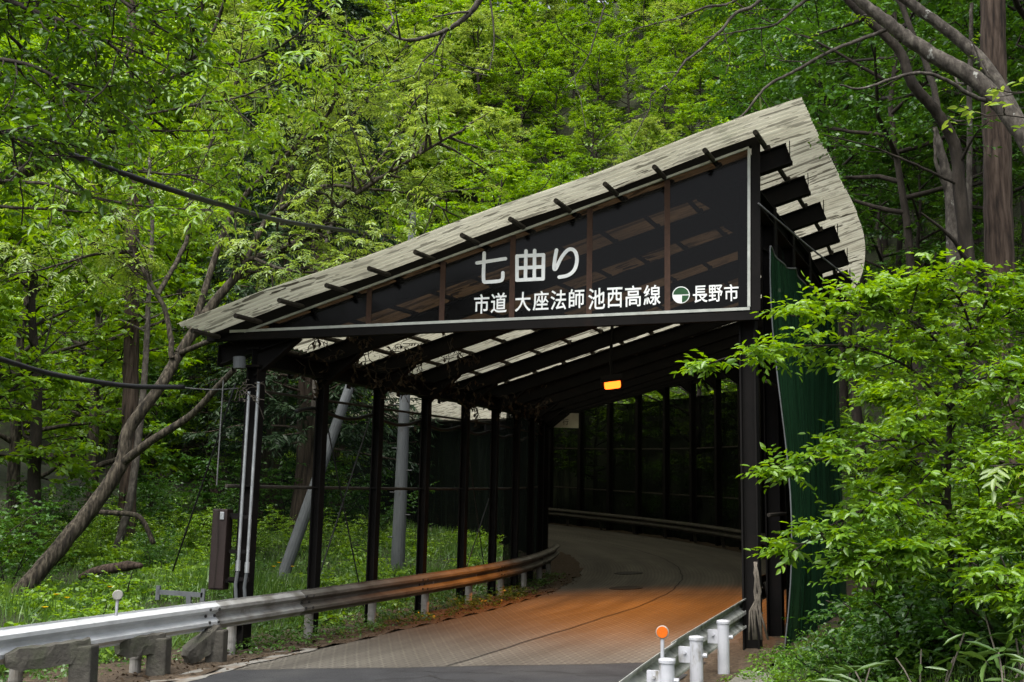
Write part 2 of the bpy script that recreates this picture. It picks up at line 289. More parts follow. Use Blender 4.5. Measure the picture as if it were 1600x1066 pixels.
def mat_road():
    """grooved concrete: staggered ring stamps, UV in metres"""
    m, n, out = new_mat('ring_stamped_concrete_road')
    tc = N(n, 'ShaderNodeTexCoord')
    def rings(off):
        mp = N(n, 'ShaderNodeMapping'); mp.inputs['Scale'].default_value = (1 / .17, 1 / .30, 1); mp.inputs['Location'].default_value = off; n.links.new(tc.outputs['UV'], mp.inputs[0])
        fr = N(n, 'ShaderNodeVectorMath', operation='FRACTION'); n.links.new(mp.outputs[0], fr.inputs[0])
        sb = N(n, 'ShaderNodeVectorMath', operation='SUBTRACT'); sb.inputs[1].default_value = (.5, .5, 0); n.links.new(fr.outputs[0], sb.inputs[0])
        ml = N(n, 'ShaderNodeVectorMath', operation='MULTIPLY'); ml.inputs[1].default_value = (.17, .30, 0); n.links.new(sb.outputs[0], ml.inputs[0])
        ln = N(n, 'ShaderNodeVectorMath', operation='LENGTH'); n.links.new(ml.outputs[0], ln.inputs[0])
        s = N(n, 'ShaderNodeMath', operation='SUBTRACT'); n.links.new(ln.outputs['Value'], s.inputs[0]); s.inputs[1].default_value = .052
        ab = N(n, 'ShaderNodeMath', operation='ABSOLUTE'); n.links.new(s.outputs[0], ab.inputs[0])
        l = N(n, 'ShaderNodeMapRange'); setin(l, From_Min=.009, From_Max=.02, To_Min=1, To_Max=0); n.links.new(ab.outputs[0], l.inputs[0]); return l
    a = rings((0, 0, 0)); b = rings((.5, .5, 0))
    mx = N(n, 'ShaderNodeMath', operation='MAXIMUM'); n.links.new(a.outputs[0], mx.inputs[0]); n.links.new(b.outputs[0], mx.inputs[1])
    rp, no, mp = noise_ramp(n, 1.3, [(.3, (.062, .057, .047)), (.5, (.098, .090, .074)), (.7, (.140, .130, .109))], uv=True, stretch=(1.2, .16, 1))
    r2, n2, _ = noise_ramp(n, 55, [(.3, (.75, .75, .75)), (.7, (1.1, 1.1, 1.1))], uv=True)
    mu = N(n, 'ShaderNodeMix', data_type='RGBA', blend_type='MULTIPLY'); mu.inputs[0].default_value = 1; n.links.new(rp.outputs[0], mu.inputs[6]); n.links.new(r2.outputs[0], mu.inputs[7])
    dk = N(n, 'ShaderNodeMix', data_type='RGBA'); sc_ = N(n, 'ShaderNodeMath', operation='MULTIPLY'); sc_.inputs[1].default_value = .58; n.links.new(mx.outputs[0], sc_.inputs[0])
    n.links.new(sc_.outputs[0], dk.inputs[0]); n.links.new(mu.outputs[2], dk.inputs[6]); dk.inputs[7].default_value = (.026, .024, .021, 1)
    p = N(n, 'ShaderNodeBsdfPrincipled'); n.links.new(dk.outputs[2], p.inputs['Base Color']); setin(p, Roughness=.78); p.inputs['Specular IOR Level'].default_value = .25
    bp = N(n, 'ShaderNodeBump'); bp.invert = True; setin(bp, Strength=.6, Distance=.012); n.links.new(mx.outputs[0], bp.inputs['Height'])
    b2 = N(n, 'ShaderNodeBump'); setin(b2, Strength=.3, Distance=.006); n.links.new(n2.outputs[0], b2.inputs['Height']); n.links.new(bp.outputs[0], b2.inputs['Normal'])
    n.links.new(b2.outputs[0], p.inputs['Normal']); n.links.new(p.outputs[0], out.inputs[0]); return m
M['road'] = mat_road()

# ------------------------------------------------------------------ the line of the gallery: s along its left post line, n to the right of it
W = 6.65; BANK = .04; X0, Y0 = -3.55, 15.9; DS = .1
_pts = [(-60, 5), (-40, 16), (-4, 20), (0, 22.5), (5.5, 23), (16.5, 3), (30, -28), (45, -62), (60, -85), (140, -80)]
AS = np.arange(-60, 140, DS); ATH = np.radians(np.interp(AS, [a for a, b in _pts], [b for a, b in _pts]))
AX = np.cumsum(np.sin(ATH) * DS); AY = np.cumsum(np.cos(ATH) * DS); _i0 = np.argmin(abs(AS)); AX += X0 - AX[_i0]; AY += Y0 - AY[_i0]
def zg(s): return .22 + (.03 * s if s < 0 else .036 * s + .0007 * s * s if s < 55 else .036 * 55 + .0007 * 3025 + .06 * (s - 55))
def fr(s): return float(np.interp(s, AS, AX)), float(np.interp(s, AS, AY)), float(np.interp(s, AS, ATH))
def P(s, n, h=0.0):
    x, y, t = fr(s)
    return V(x + n * math.cos(t), y - n * math.sin(t), zg(s) + h + BK(s, n))
def BK(s, n): return BANK * n * min(1, max(0, (s + 12) / 12))
def nearest(x, y):
    x = np.atleast_1d(np.asarray(x, float)); y = np.atleast_1d(np.asarray(y, float)); A = slice(0, len(AS), 5)
    bs = np.empty(len(x)); bn = np.empty(len(x))
    for i in range(0, len(x), 4000):
        d2 = (x[i:i + 4000, None] - AX[A]) ** 2 + (y[i:i + 4000, None] - AY[A]) ** 2; k = d2.argmin(1) * 5
        bs[i:i + 4000] = AS[k]; t = ATH[k]; dx = x[i:i + 4000] - AX[k]; dy = y[i:i + 4000] - AY[k]
        bn[i:i + 4000] = dx * np.cos(t) - dy * np.sin(t)
    return bs, bn
def hill(s, n, x, y):
    zs = np.where(s < 0, .22 + .03 * s, np.where(s < 55, .22 + .036 * s + .0007 * s * s, .22 + .036 * 55 + .0007 * 3025 + .06 * (s - 55)))
    bk = BANK * np.clip(n, -1, W + 1) * np.clip((s + 12) / 12, 0, 1)
    m = np.clip(n - W - .9, 0, None)
    up = .35 * np.clip(m, 0, 3.5) + 1.0 * np.clip(m - 3.5, 0, 30) + .9 * np.clip(m - 33.5, 0, 30) + .2 * np.clip(m - 63.5, 0, None)
    near = np.clip((s + 14) / 12, .25, 1)
    l = np.clip(-1.3 - n, 0, None)
    lf = .085 * np.clip(l, 0, 15) + .62 * np.clip(l - 15, 0, 60) + .1 * np.clip(l - 75, 0, None)
    wob = (np.sin(x * .55 + 1) * np.cos(y * .47) * .18 + np.sin(x * 1.7) * np.sin(y * 1.43 + 2) * .05) * (np.clip(l / 3, 0, 1) + np.clip(m / 3, 0, 1))
    return zs + bk + up * near + lf + wob
def ground(x, y):
    s, n = nearest(x, y); return hill(s, n, np.atleast_1d(x), np.atleast_1d(y))
def gz(x, y): return float(ground(x, y)[0])

# terrain sheet: fine near, coarse out to the horizon
gx = np.concatenate([np.linspace(-900, -100, 9), np.linspace(-90, -34, 24), np.linspace(-32, 32, 108), np.linspace(34, 90, 24), np.linspace(100, 900, 9)])
gy = np.concatenate([np.linspace(-900, -60, 9), np.linspace(-50, -2, 20), np.linspace(0, 62, 104), np.linspace(64, 140, 34), np.linspace(150, 900, 9)])
XX, YY = np.meshgrid(gx, gy); s_, n_ = nearest(XX.ravel(), YY.ravel()); ZZ = hill(s_, n_, XX.ravel(), YY.ravel())
ZZ = np.minimum(ZZ, 90)
corr = (n_ > -1.0) & (n_ < W + .15) & (s_ < 62); ZZ = np.where(corr, ZZ - .16, ZZ)
nx, ny = len(gx), len(gy); idx = np.arange(nx * ny).reshape(ny, nx)
faces = np.stack([idx[:-1, :-1].ravel(), idx[:-1, 1:].ravel(), idx[1:, 1:].ravel(), idx[1:, :-1].ravel()], 1)
o = np_mesh('ground', np.stack([XX.ravel(), YY.ravel(), ZZ], 1), faces, M['soil']); tag(o, kind='structure')
o.data.polygons.foreach_set('use_smooth', [True] * len(o.data.polygons))

def strip(name, ss, nn, h, mat, kind='structure', so=lambda s, n: 0):
    """a sheet along the road: nn(s) gives the list of offsets"""
    vs, uv = [], []
    for s in ss:
        row = nn(s)
        for n in row:
            q = s + so(s, n); p = P(q, n, h(q, n) if callable(h) else h); vs.append(p); uv.append((n, q))
    k = len(nn(ss[0])); m = len(ss); idx = np.arange(k * m).reshape(m, k)
    fc = np.stack([idx[:-1, :-1].ravel(), idx[:-1, 1:].ravel(), idx[1:, 1:].ravel(), idx[1:, :-1].ravel()], 1)
    o = np_mesh(name, np.array(vs), fc, mat, uv=np.array(uv)); tag(o, kind=kind); return o
def wv(s, a, b): return math.sin(s * a + b) * .5 + math.sin(s * a * 2.7 + b * 3) * .3
SJ = -2.15                                       # where the asphalt meets the concrete
def L_edge(s): return .95 + .06 * wv(s, 1.3, 1) + (.22 * min(1, max(0, (-s - .5) / 2)))
ss = list(np.arange(SJ - .6, 62.1, .25))
strip('concrete_road', ss, lambda s: list(np.linspace(L_edge(s), W - .32, 9)), 0.0, M['road'])
ssa = list(np.arange(-24, SJ + .01, .25)); ssa[-1] = SJ + .06
strip('asphalt_road', ssa, lambda s: list(np.linspace(L_edge(s) - .02, W - .3, 28)), .008, M['asphalt'], so=lambda s, n: (.30 * n + .05 * wv(n, 3.3, 1)) * max(0, 1 - (SJ - s) / 12))
ssl = list(np.arange(-20, 61, .2))
strip('road_edge_strip', [s for s in ssl if s < .4], lambda s: [L_edge(s) - .42, L_edge(s) - .2 + .04 * wv(s, 5, 2), L_edge(s) + .03 + .05 * wv(s, 7, 1)], .011, M['edge'])
strip('verge', ssl, lambda s: list(np.linspace(-1.3, L_edge(s) + .02 + .07 * wv(s, 3.1, 2) - (.14 if s < .4 else 0), 8)), lambda s, n: .014 + .05 * max(0, .6 - abs(n - .1)) + .02 * math.sin(7 * s + 9 * n), M['litter'])
strip('shoulder', ssl, lambda s: list(np.linspace(W - .42 + .05 * wv(s, 3, 1), W + (.45 if s < .5 else .9), 6)), lambda s, n: .010 + .02 * math.sin(6 * s + 5 * n), M['litter'])
# joints and cracks
jo = MB()
def ribbon(mb, pts, wd, h):
    rows = []
    for i, (s, n) in enumerate(pts):
        s0, n0 = pts[max(0, i - 1)]; s1, n1 = pts[min(len(pts) - 1, i + 1)]; d = math.hypot(s1 - s0, n1 - n0) or 1
        os_, on = -(n1 - n0) / d * wd / 2, (s1 - s0) / d * wd / 2
        rows.append([P(s + os_, n + on, h), P(s - os_, n - on, h)])
    mb.quad_grid(rows)
ribbon(jo, [(s, 3.5 + .03 * wv(s, 2, 1)) for s in np.arange(SJ + 1.2, 40, .3)], .035, .005)
for s0 in (9.0, 19, 29): ribbon(jo, [(s0 + .02 * wv(n, 3, s0), n) for n in np.linspace(1.0, W - .5, 14)], .025, .005)
ribbon(jo, [(SJ + .06 + .30 * n + .05 * wv(n, 3.3, 1), n) for n in np.linspace(1.1, W - .4, 40)], .022, .012)
tag(jo.build('road_joint', M['crack']), kind='structure')
ck = MB()
for (s0, n0, ang, ln) in [(a_ + 1.0, b_, c_, d_) for a_, b_, c_, d_ in [(-2.5, 3.0, .3, 1.6), (-2.7, 3.6, -.2, 1.8), (-2.3, 4.4, .15, 1.4), (-3.2, 3.2, .9, .8), (-2.9, 4.6, -.6, .9), (-2.45, 2.2, 1.2, .5), (-3.3, 5.0, .2, .9), (-2.4, 5.2, -.1, .9)]]:
    pt = []; s, n = s0, n0
    for i in range(10):
        pt.append((s, n)); a = ang + random.uniform(-.7, .7); s += math.sin(a) * ln / 10; n += math.cos(a) * ln / 10
    ribbon(ck, pt, .016, .012)
tag(ck.build('asphalt_crack', M['crack']), kind='structure')

# ------------------------------------------------------------------ the snow gallery: posts, beams, rafters, purlins, roof, nets
RA, RB = 4.46, .275                              # roof height at the left posts, rise per metre
SKEW = .15
def roofz(n): return RA + RB * n
def sk(n, s): return SKEW * n * max(0, 1 - s / 14)    # the entrance is cut a little askew
S_END = 47
gal = empty('snow_gallery', P(0, W / 2))
tag(gal, 'long dark steel road gallery with translucent corrugated roof, curving away to the left', 'gallery')
npost = 27; STEP = 1.75
for k in range(npost):
    s = k * STEP
    t = fr(s)[2]; side = V(math.cos(t), -math.sin(t), 0)
    mb = MB(); wd = .19 if k == 0 else .14
    mb.ibeam(P(s, 0, -.25), P(s, 0, 3.86), wd, wd, up=side, tf=.02, tw=.016); mb.box(P(s, 0, 3.84), .26, .26, .02, -t)
    for hb in (.35, 2.2): mb.box(P(s, 0, hb), wd * .98, wd * .94, .02, -t)
    mb.build('post', M['steel'], gal)
    sr = s + sk(W, s); t2 = fr(sr)[2]; side = V(math.cos(t2), -math.sin(t2), 0)
    mb = MB(); top = roofz(W) - .40
    mb.ibeam(P(sr, W, -.35), P(sr, W, top), .2, .2, up=side, tf=.02, tw=.016)
    mb.build('post', M['steel'], gal)
    # rafter
    a = P(s + sk(-.55, s), -.55, roofz(-.55) - .27); b = P(s + sk(W + .54, s), W + .54, roofz(W + .54) - .27)
    mb = MB(); mb.ibeam(a, b, .15, .27, tf=.018, tw=.014)
    d = (b - a).normalized(); nrm = V(d.y, -d.x, 0).normalized(); upv = d.cross(nrm) * -1
    for e in (b, a): mb.prism([(-.08, -.15), (.08, -.15), (.08, .15), (-.08, .15)], e, e + d * .012 * (1 if e is b else -1), nrm, V(0, 0, 1))
    # knee plates under the rafter, left and right
    for nn_, sg in ((0, 1), (W, -1)):
        p0 = P(s + sk(nn_, s), nn_, (3.72 if nn_ == 0 else roofz(W) - 1.05)); p1 = P(s + sk(nn_ + sg * .62, s), nn_ + sg * .62, roofz(nn_ + sg * .62) - .42)
        mb.beam(p0, p1, .14, .03, up=V(0, 0, 1)); q0 = P(s + sk(nn_, s), nn_, roofz(nn_) - .42)
        b0 = len(mb.v); mb.v += [tuple(p0), tuple(p1), tuple(q0)]; mb.f.append((b0, b0 + 1, b0 + 2))
    mb.build('rafter', M['steel'], gal)
def line(n, h, s0, s1, step=.5, skew=True): return [P(s + (sk(n, s) if skew else 0), n, h) for s in np.arange(s0, s1 + .01, step)]
mb = MB()
for k in range(npost - 1):
    a, b = P(k * STEP - (.12 if k == 0 else 0), 0, 3.98), P((k + 1) * STEP, 0, 3.98); mb.ibeam(a, b, .2, .26, tf=.02)
mb.build('eave_beam', M['steel'], gal)
mb = MB()
for k in range(npost - 1):
    s0, s1 = k * STEP + sk(W, k * STEP), (k + 1) * STEP + sk(W, (k + 1) * STEP); mb.ibeam(P(s0, W, roofz(W) - .55), P(s1, W, roofz(W) - .55), .18, .24)
mb.build('wall_beam', M['steel'], gal)
pn = [-.42 + i * .61 for i in range(13)]
for n in pn:
    mb = MB(); mb.tube([P(s + sk(n, s), n, roofz(n) - .075 + .008 * math.sin(s * 3 + n)) for s in np.arange(-.82 + random.uniform(-.05, .05), S_END, .6)], .034, 7)
    for k in range(0, 14):
        s = k * STEP + sk(n, k * STEP); mb.box(P(s - .02, n + .03, roofz(n) - .10), .06, .09, .08, -fr(s)[2])
    mb.build('purlin', M['purlin'], gal)
# roof: corrugations run down the slope
pitch = .13; ks = np.arange(0, int((S_END + 1.2) / pitch) * 6); nl = np.linspace(-.52, W + .84, 14)
vs, uv = [], []
for k in ks:
    s = -1.05 + k * pitch / 6; wav = .021 * math.sin(2 * math.pi * k / 6); sheet = int((s + 1.05) / .8)
    rj = random.Random(sheet * 13 + 5); e0, e1 = rj.uniform(-.02, .02), rj.uniform(-.015, .015); dz = rj.uniform(-.008, .008)
    for j, n in enumerate(nl):
        nn_ = n + (e0 if j == 0 else e1 if j == len(nl) - 1 else 0); p = P(s + sk(nn_, max(s, 0)), nn_, roofz(nn_) + wav + dz + .025 + .02 * math.sin(n * 2.2 + sheet))
        vs.append(p); uv.append((s, nn_))
idx = np.arange(len(ks) * len(nl)).reshape(len(ks), len(nl))
fc = np.stack([idx[:-1, :-1].ravel(), idx[:-1, 1:].ravel(), idx[1:, 1:].ravel(), idx[1:, :-1].ravel()], 1)
rf = np_mesh('roof', np.array(vs), fc, M['roof'], gal, uv=np.array(uv)); rf.data.polygons.foreach_set('use_smooth', [True] * len(fc))
# rails between the left posts, and rod bracing
for h, r_ in ((2.2, .026), (3.55, .02)):
    mb = MB(); mb.tube(line(-.13, h, -.35 if h < 3 else -.1, S_END - 2, .5, False), r_, 7); mb.build('wall_rail', M['purlin'], gal)
for h in (1.6, 3.3):
    mb = MB(); mb.tube(line(W + .13, h, .5, S_END - 2, .8), .025, 6); mb.build('wall_rail', M['purlin'], gal)
for (s0, h0, s1, h1) in [(1.75, 3.8, 3.45, .3), (3.45, 3.5, 1.75, .3), (7.0, 3.8, 8.7, .3), (8.7, 2.0, 7.0, .1)]:
    MB().tube([P(s0, -.08, h0), P(s1, -.10, h1)], .011, 6).build('brace_rod', M['cable'], gal)
# nets fixed to the frame
def net(name, n, s0, s1, h0, h1, mat, parent, skew, step=.22, rip=.05):
    mb = MB(); rows = []
    for i, s in enumerate(np.arange(s0, s1, step)):
        q = s + (sk(n, s) if skew else 0)
        rows.append([P(q + .02 * math.sin(j * 1.3 + i * .4), n + rip * math.sin(i * .9 + j * .7) * math.sin(j * .8), h0 + (h1 - h0) * j / 6 - (.05 * abs(math.sin(s * 1.8)) if j == 6 else 0)) for j in range(7)])
    mb.quad_grid(rows); return mb.build(name, mat, parent, smooth=True)
net('safety_net', -.22, -.42, 10.2, .25, 3.62, M['net_left'], gal, False)
net('safety_net', -.22, 10.2, S_END - 3, -.1, 3.9, M['net_dark'], gal, False)
net('wall_net', W + .2, 1.2, S_END - 3, -.3, 5.2, M['net_dark'], gal, True)
MB().tube([P(-.44, -.22, h + .01) for h in np.linspace(2.2, 3.62, 8)], .009, 6).build('net_rope', M['wire'], gal)

# ------------------------------------------------------------------ the gable sign
GL = P(0, 0); GR = P(sk(W, 0), W); gx_ = V(GR.x - GL.x, GR.y - GL.y, 0).normalized(); gn = V(gx_.y, -gx_.x, 0)   # gn points at the camera
if gn.y > 0: gn = -gn
G0 = V(GL.x, GL.y, 0) + gn * .22
def gp(px, py, off=0.0):
    """the point of the sign's face seen at that pixel"""
    d = _f * FPX + CR * (px - 800) + CU * (533 - py); o0 = G0 + gn * off; c = V(0, 0, EYE)
    return c + d * ((o0 - c).dot(gn) / d.dot(gn))
def guv(px, py):
    p = gp(px, py) - G0; return p.dot(gx_), p.z
def G(u, v, off=0.0): return G0 + gx_ * u + V(0, 0, 1) * v + gn * off
BLu, BLv = guv(372, 522); BRu, BRv = guv(1173, 487); TRu, TRv = guv(1173, 229)
print('SIGN', BLu, BLv, BRu, BRv, TRu, TRv, 'roof there', (P(sk(W, 0), W, roofz(W))).z)
sgn = empty('gable_sign', G(BRu, BRv)); tag(sgn, 'triangular smoked gable panel with white road-name lettering over the gallery entrance', 'sign')
def bar(a, b, wd, off, th, mat, name, parent=sgn):
    (u0, v0), (u1, v1) = a, b
    mb = MB(); d = math.hypot(u1 - u0, v1 - v0); px_, py_ = -(v1 - v0) / d * wd / 2, (u1 - u0) / d * wd / 2
    q = [(u0 + px_, v0 + py_), (u1 + px_, v1 + py_), (u1 - px_, v1 - py_), (u0 - px_, v0 - py_)]
    b0 = len(mb.v); mb.v += [tuple(G(u, v, off - th / 2)) for u, v in q] + [tuple(G(u, v, off + th / 2)) for u, v in q]
    mb.f += [(b0, b0 + 1, b0 + 2, b0 + 3), (b0 + 7, b0 + 6, b0 + 5, b0 + 4)] + [(b0 + i, b0 + 4 + i, b0 + 4 + (i + 1) % 4, b0 + (i + 1) % 4) for i in range(4)]
    return mb.build(name, mat, parent)
def topv(u): return BLv + (TRv - BLv) * (u - BLu) / (TRu - BLu)
def botv(u): return BLv + (BRv - BLv) * (u - BLu) / (BRu - BLu)
mb = MB(); q = [(BLu, BLv), (BRu, BRv), (TRu, TRv)]
mb.v = [tuple(G(u, v, .008)) for u, v in q] ; mb.f = [(0, 1, 2)]
mb.build('panel', M['smoked'], sgn)
# outer black angle, then pale trim just inside it
bar((BLu - .45, BLv - .045), (BRu + .10, BRv - .055), .11, 0, .10, M['steel'], 'frame')
bar((BLu - .35, topv(BLu - .35) + .095), (TRu + .04, TRv + .105), .19, 0, .10, M['steel'], 'frame')
bar((BRu + .065, BRv), (TRu + .065, TRv + .14), .11, .002, .10, M['steel'], 'frame')
bar((BLu - .1, BLv + .028), (BRu - .008, BRv + .028), .036, .045, .03, M['trim'], 'trim')
bar((BLu + .12, topv(BLu + .12) - .02), (TRu - .02, TRv - .03), .03, .045, .03, M['trim'], 'trim')
bar((BRu - .02, BRv + .05), (TRu - .02, TRv - .045), .036, .047, .03, M['trim'], 'trim')
for px_ in (577, 691, 800, 921, 1043):
    u, v = guv(px_, 480 if px_ < 900 else 440); bar((u, botv(u) + .045), (u, topv(u) - .04), .072, .012, .010, M['mullion'], 'mullion')
# big characters from rounded strokes: unit box, y up
def capsule(mb, pts, r, lift):
    """flat rounded stroke on the sign; pts in (u, v)"""
    n = len(pts); L, Rr = [], []
    out = []
    for i, (u, v) in enumerate(pts):
        a = pts[max(0, i - 1)]; b = pts[min(n - 1, i + 1)]; d = math.hypot(b[0] - a[0], b[1] - a[1]) or 1; tx, ty = (b[0] - a[0]) / d, (b[1] - a[1]) / d
        L.append((u - ty * r, v + tx * r)); Rr.append((u + ty * r, v - tx * r))
    def cap(p, a0): return [(p[0] + r * math.cos(a0 + q), p[1] + r * math.sin(a0 + q)) for q in np.linspace(0, math.pi, 9)[1:-1]]
    a1 = math.atan2(pts[-1][1] - pts[-2][1], pts[-1][0] - pts[-2][0]); a0 = math.atan2(pts[1][1] - pts[0][1], pts[1][0] - pts[0][0])
    ring = Rr + cap(pts[-1], a1 - math.pi / 2) + L[::-1] + cap(pts[0], a0 + math.pi / 2)
    # body strips + caps, front face and sides
    b0 = len(mb.v); m = len(ring); mb.v += [tuple(G(u, v, lift)) for u, v in ring] + [tuple(G(u, v, .018)) for u, v in ring]
    for i in range(n - 1): mb.f.append((b0 + i, b0 + i + 1, b0 + (m - 7) - i - 2, b0 + (m - 7) - i - 1))
    c1 = [b0 + n - 1 + i for i in range(9)]; mb.f.append(tuple(c1))
    c0 = [b0 + m - 8 + i for i in range(8)] + [b0]; mb.f.append(tuple(c0))
    for i in range(m): mb.f.append((b0 + i, b0 + m + i, b0 + m + (i + 1) % m, b0 + (i + 1) % m))
def smooth_pts(pts, it=3):
    for _ in range(it):
        q = [pts[0]]
        for a, b in zip(pts, pts[1:]): q += [(a[0] * .75 + b[0] * .25, a[1] * .75 + b[1] * .25), (a[0] * .25 + b[0] * .75, a[1] * .25 + b[1] * .75)]
        q.append(pts[-1]); pts = q
    return pts
big = MB(); lift = [.026]
Zf = lambda x, y: guv(730 + x / 7.615, 370 + y / 7.614)       # measured on an enlargement of the sign
def stroke(pts, sm=False):
    p = [Zf(*a) for a in pts]; p = smooth_pts(p) if sm else p; capsule(big, p, .0235, lift[0]); lift[0] += .0006
stroke([(122, 318), (460, 267)]); stroke([(208, 200), (203, 330), (196, 545), (230, 545), (385, 535), (428, 520), (430, 435)], True)
# curl box: outline and inner lines
stroke([(598, 520), (598, 235)]); stroke([(600, 237), (912, 222)]); stroke([(913, 225), (908, 505)]); stroke([(598, 522), (908, 506)]); stroke([(600, 380), (908, 363)])
stroke([(705, 175), (698, 515)]); stroke([(808, 170), (803, 510)])
stroke([(1068, 165), (1048, 270), (1035, 395), (1060, 395), (1090, 320), (1150, 215), (1220, 145), (1290, 170), (1318, 270), (1290, 400), (1210, 470), (1100, 487)], True)
big.build('place_name_lettering', M['white'], sgn)
_txt = {}
def glyph(ch, thick=.010):
    if ch in _txt: return _txt[ch]
    cu = bpy.data.curves.new('glyph', 'FONT'); cu.body = ch; cu.size = 1; cu.extrude = .02; cu.offset = thick; cu.resolution_u = 4
    ob = bpy.data.objects.new('glyph', cu); COL.objects.link(ob); dg = bpy.context.evaluated_depsgraph_get()
    me = bpy.data.meshes.new_from_object(ob.evaluated_get(dg)); vs = np.array([v.co[:] for v in me.vertices]); fs = [tuple(p.vertices) for p in me.polygons]
    bpy.data.objects.remove(ob); bpy.data.curves.remove(cu); bpy.data.meshes.remove(me)
    if len(vs):
        lo = vs[:, :2].min(0); hi = vs[:, :2].max(0); vs[:, :2] = (vs[:, :2] - lo) / (hi - lo)
    _txt[ch] = (vs, fs); return _txt[ch]
def put(mb, ch, x0, y0, x1, y1, fn=guv, base=G, off=.020):
    """fit a character into the pixel box whose corners are given (bottom-left, top-right)"""
    vs, fs = glyph(ch); u0, v0 = fn(x0, y1); u1, v1 = fn(x1, y0 + 0); v1 = fn((x0 + x1) / 2, y0)[1]; v0 = fn((x0 + x1) / 2, y1)[1]
    sl = (BRv - BLv) / (BRu - BLu); b0 = len(mb.v)
    for x, y, z in vs: mb.v.append(tuple(base(u0 + (u1 - u0) * x, v0 + (v1 - v0) * y + sl * (u1 - u0) * (x - .5), off + (z + .02) * .2)))
    mb.f += [tuple(b0 + i for i in f) for f in fs]
mb = MB()
Zp = lambda x, y: (730 + x / 7.615, 370 + y / 7.614)
for ch, x0, y0, x1, y1 in [('市', 85, 690, 270, 920), ('道', 285, 672, 478, 910), ('大', 572, 662, 762, 895), ('座', 785, 652, 975, 882), ('法', 995, 640, 1183, 875), ('師', 1213, 628, 1398, 855)]:
    a = Zp(x0, y0); b = Zp(x1, y1); put(mb, ch, a[0], a[1], b[0], b[1])
for ch, x0, y0, x1, y1 in [('池', 919.5, 451, 946, 484), ('西', 949, 450, 973, 481.5), ('高', 977, 447, 1002.5, 480), ('線', 1006, 446, 1032.5, 477.5)]: put(mb, ch, x0, y0, x1, y1)
mb.build('road_name_lettering', M['white'], sgn)
mb = MB()
for ch, x0, y0, x1, y1 in [('長', 1083, 447.2, 1105.5, 473.8), ('野', 1107.5, 446, 1129, 472.2), ('市', 1131.8, 445, 1154, 471.3)]: put(mb, ch, x0, y0, x1, y1)
mb.build('city_name_lettering', M['white'], sgn)
cu_, cv_ = guv(1064.4, 461.6); er = guv(1078, 461.6)[0] - cu_
mb = MB(); ring = [(cu_ + er * math.cos(a), cv_ + er * math.sin(a)) for a in np.linspace(0, 2 * math.pi, 49)[:-1]]
mb.v = [tuple(G(u, v, .018)) for u, v in ring] + [tuple(G(u, v, .024)) for u, v in ring]; mb.f = [tuple(range(48, 96))] + [(i, (i + 1) % 48, 48 + (i + 1) % 48, 48 + i) for i in range(48)]
em = mb.build('city_emblem', M['white'], sgn)
def sector(a0, a1, r, inset, mat, name):
    cx = cu_ + inset[0]; cv = cv_ + inset[1]; mb = MB(); pts = [(cx, cv)] if a1 - a0 < 3 else []
    pts += [(cu_ + r * math.cos(a) if True else 0, cv_ + r * math.sin(a)) for a in np.linspace(a0, a1, 20)]
    mb.v = [tuple(G(u, v, .0275)) for u, v in pts]; mb.f = [tuple(range(len(pts)))]; return mb.build(name, mat, em)
g_ = er * .10
sector(.07, math.pi - .07, er * .90, (0, 0), M['green'], 'green_field'); 
mbq = MB(); pts = [(cu_ + g_, cv_ - g_ * .8)] + [(cu_ + er * .9 * math.cos(a), cv_ + er * .9 * math.sin(a)) for a in np.linspace(-math.pi / 2 + .11, -.09, 14)]
mbq.v = [tuple(G(u, v, .0275)) for u, v in pts]; mbq.f = [tuple(range(len(pts)))]; mbq.build('green_field', M['green'], em)

# ------------------------------------------------------------------ lamp
LP = at(957, 601, 21.5)
lamp = empty('tunnel_lamp', LP); tag(lamp, 'lit orange sodium lamp under the gallery rafters', 'lamp')
m, n_t, out = new_mat('sodium_glow'); em_ = N(n_t, 'ShaderNodeEmission'); em_.inputs[0].default_value = (1, .115, .010, 1); em_.inputs[1].default_value = 2.0; n_t.links.new(em_.outputs[0], out.inputs[0]); M['glow'] = m
lspot = V(.14, -.17, -.97).normalized(); ldir = V(.10, -.42, -.90).normalized()                    # the way the lens faces: down and towards the entrance
lx = V(1, 0, .28); lx = (lx - ldir * lx.dot(ldir)).normalized(); ly = ldir.cross(lx)
b = MB(); b.prism([(-.21, -.11), (.21, -.11), (.21, .11), (-.21, .11)], LP - ldir * .16, LP - ldir * .012, lx, ly); b.build('housing', M['steel'], lamp, bevel=.02)
b = MB()
b.quad_grid([[LP + lx * (sx * u_) + ly * (sy * u_) + ldir * z_ for sx, sy in ((-.15, -.09), (.0, -.095), (.15, -.09), (.155, 0), (.15, .09), (0, .095), (-.15, .09), (-.155, 0))] for u_, z_ in ((1, -.008), (1, .015), (.85, .045), (.45, .06))], closed=True)
b.f.append(tuple(24 + i for i in range(8))); b.build('lens', M['glow'], lamp)
b = MB(); b.tube([LP - ldir * .15, LP - ldir * .25 + V(0, 0, .25), LP + V(0, .1, 1.3)], .03, 6); b.build('bracket', M['steel'], lamp)
ld = bpy.data.lights.new('lamp_light', 'SPOT'); lo = bpy.data.objects.new('lamp_light', ld); COL.objects.link(lo); lo.location = LP + ldir * .09
ld.energy = 740; ld.color = (1, .30, .012); ld.spot_size = R(124); ld.spot_blend = .55; ld.shadow_soft_size = .12
lo.rotation_euler = lspot.to_track_quat('-Z', 'Y').to_euler(); lo.parent = lamp; lo.matrix_parent_inverse = lamp.matrix_basis.inverted()

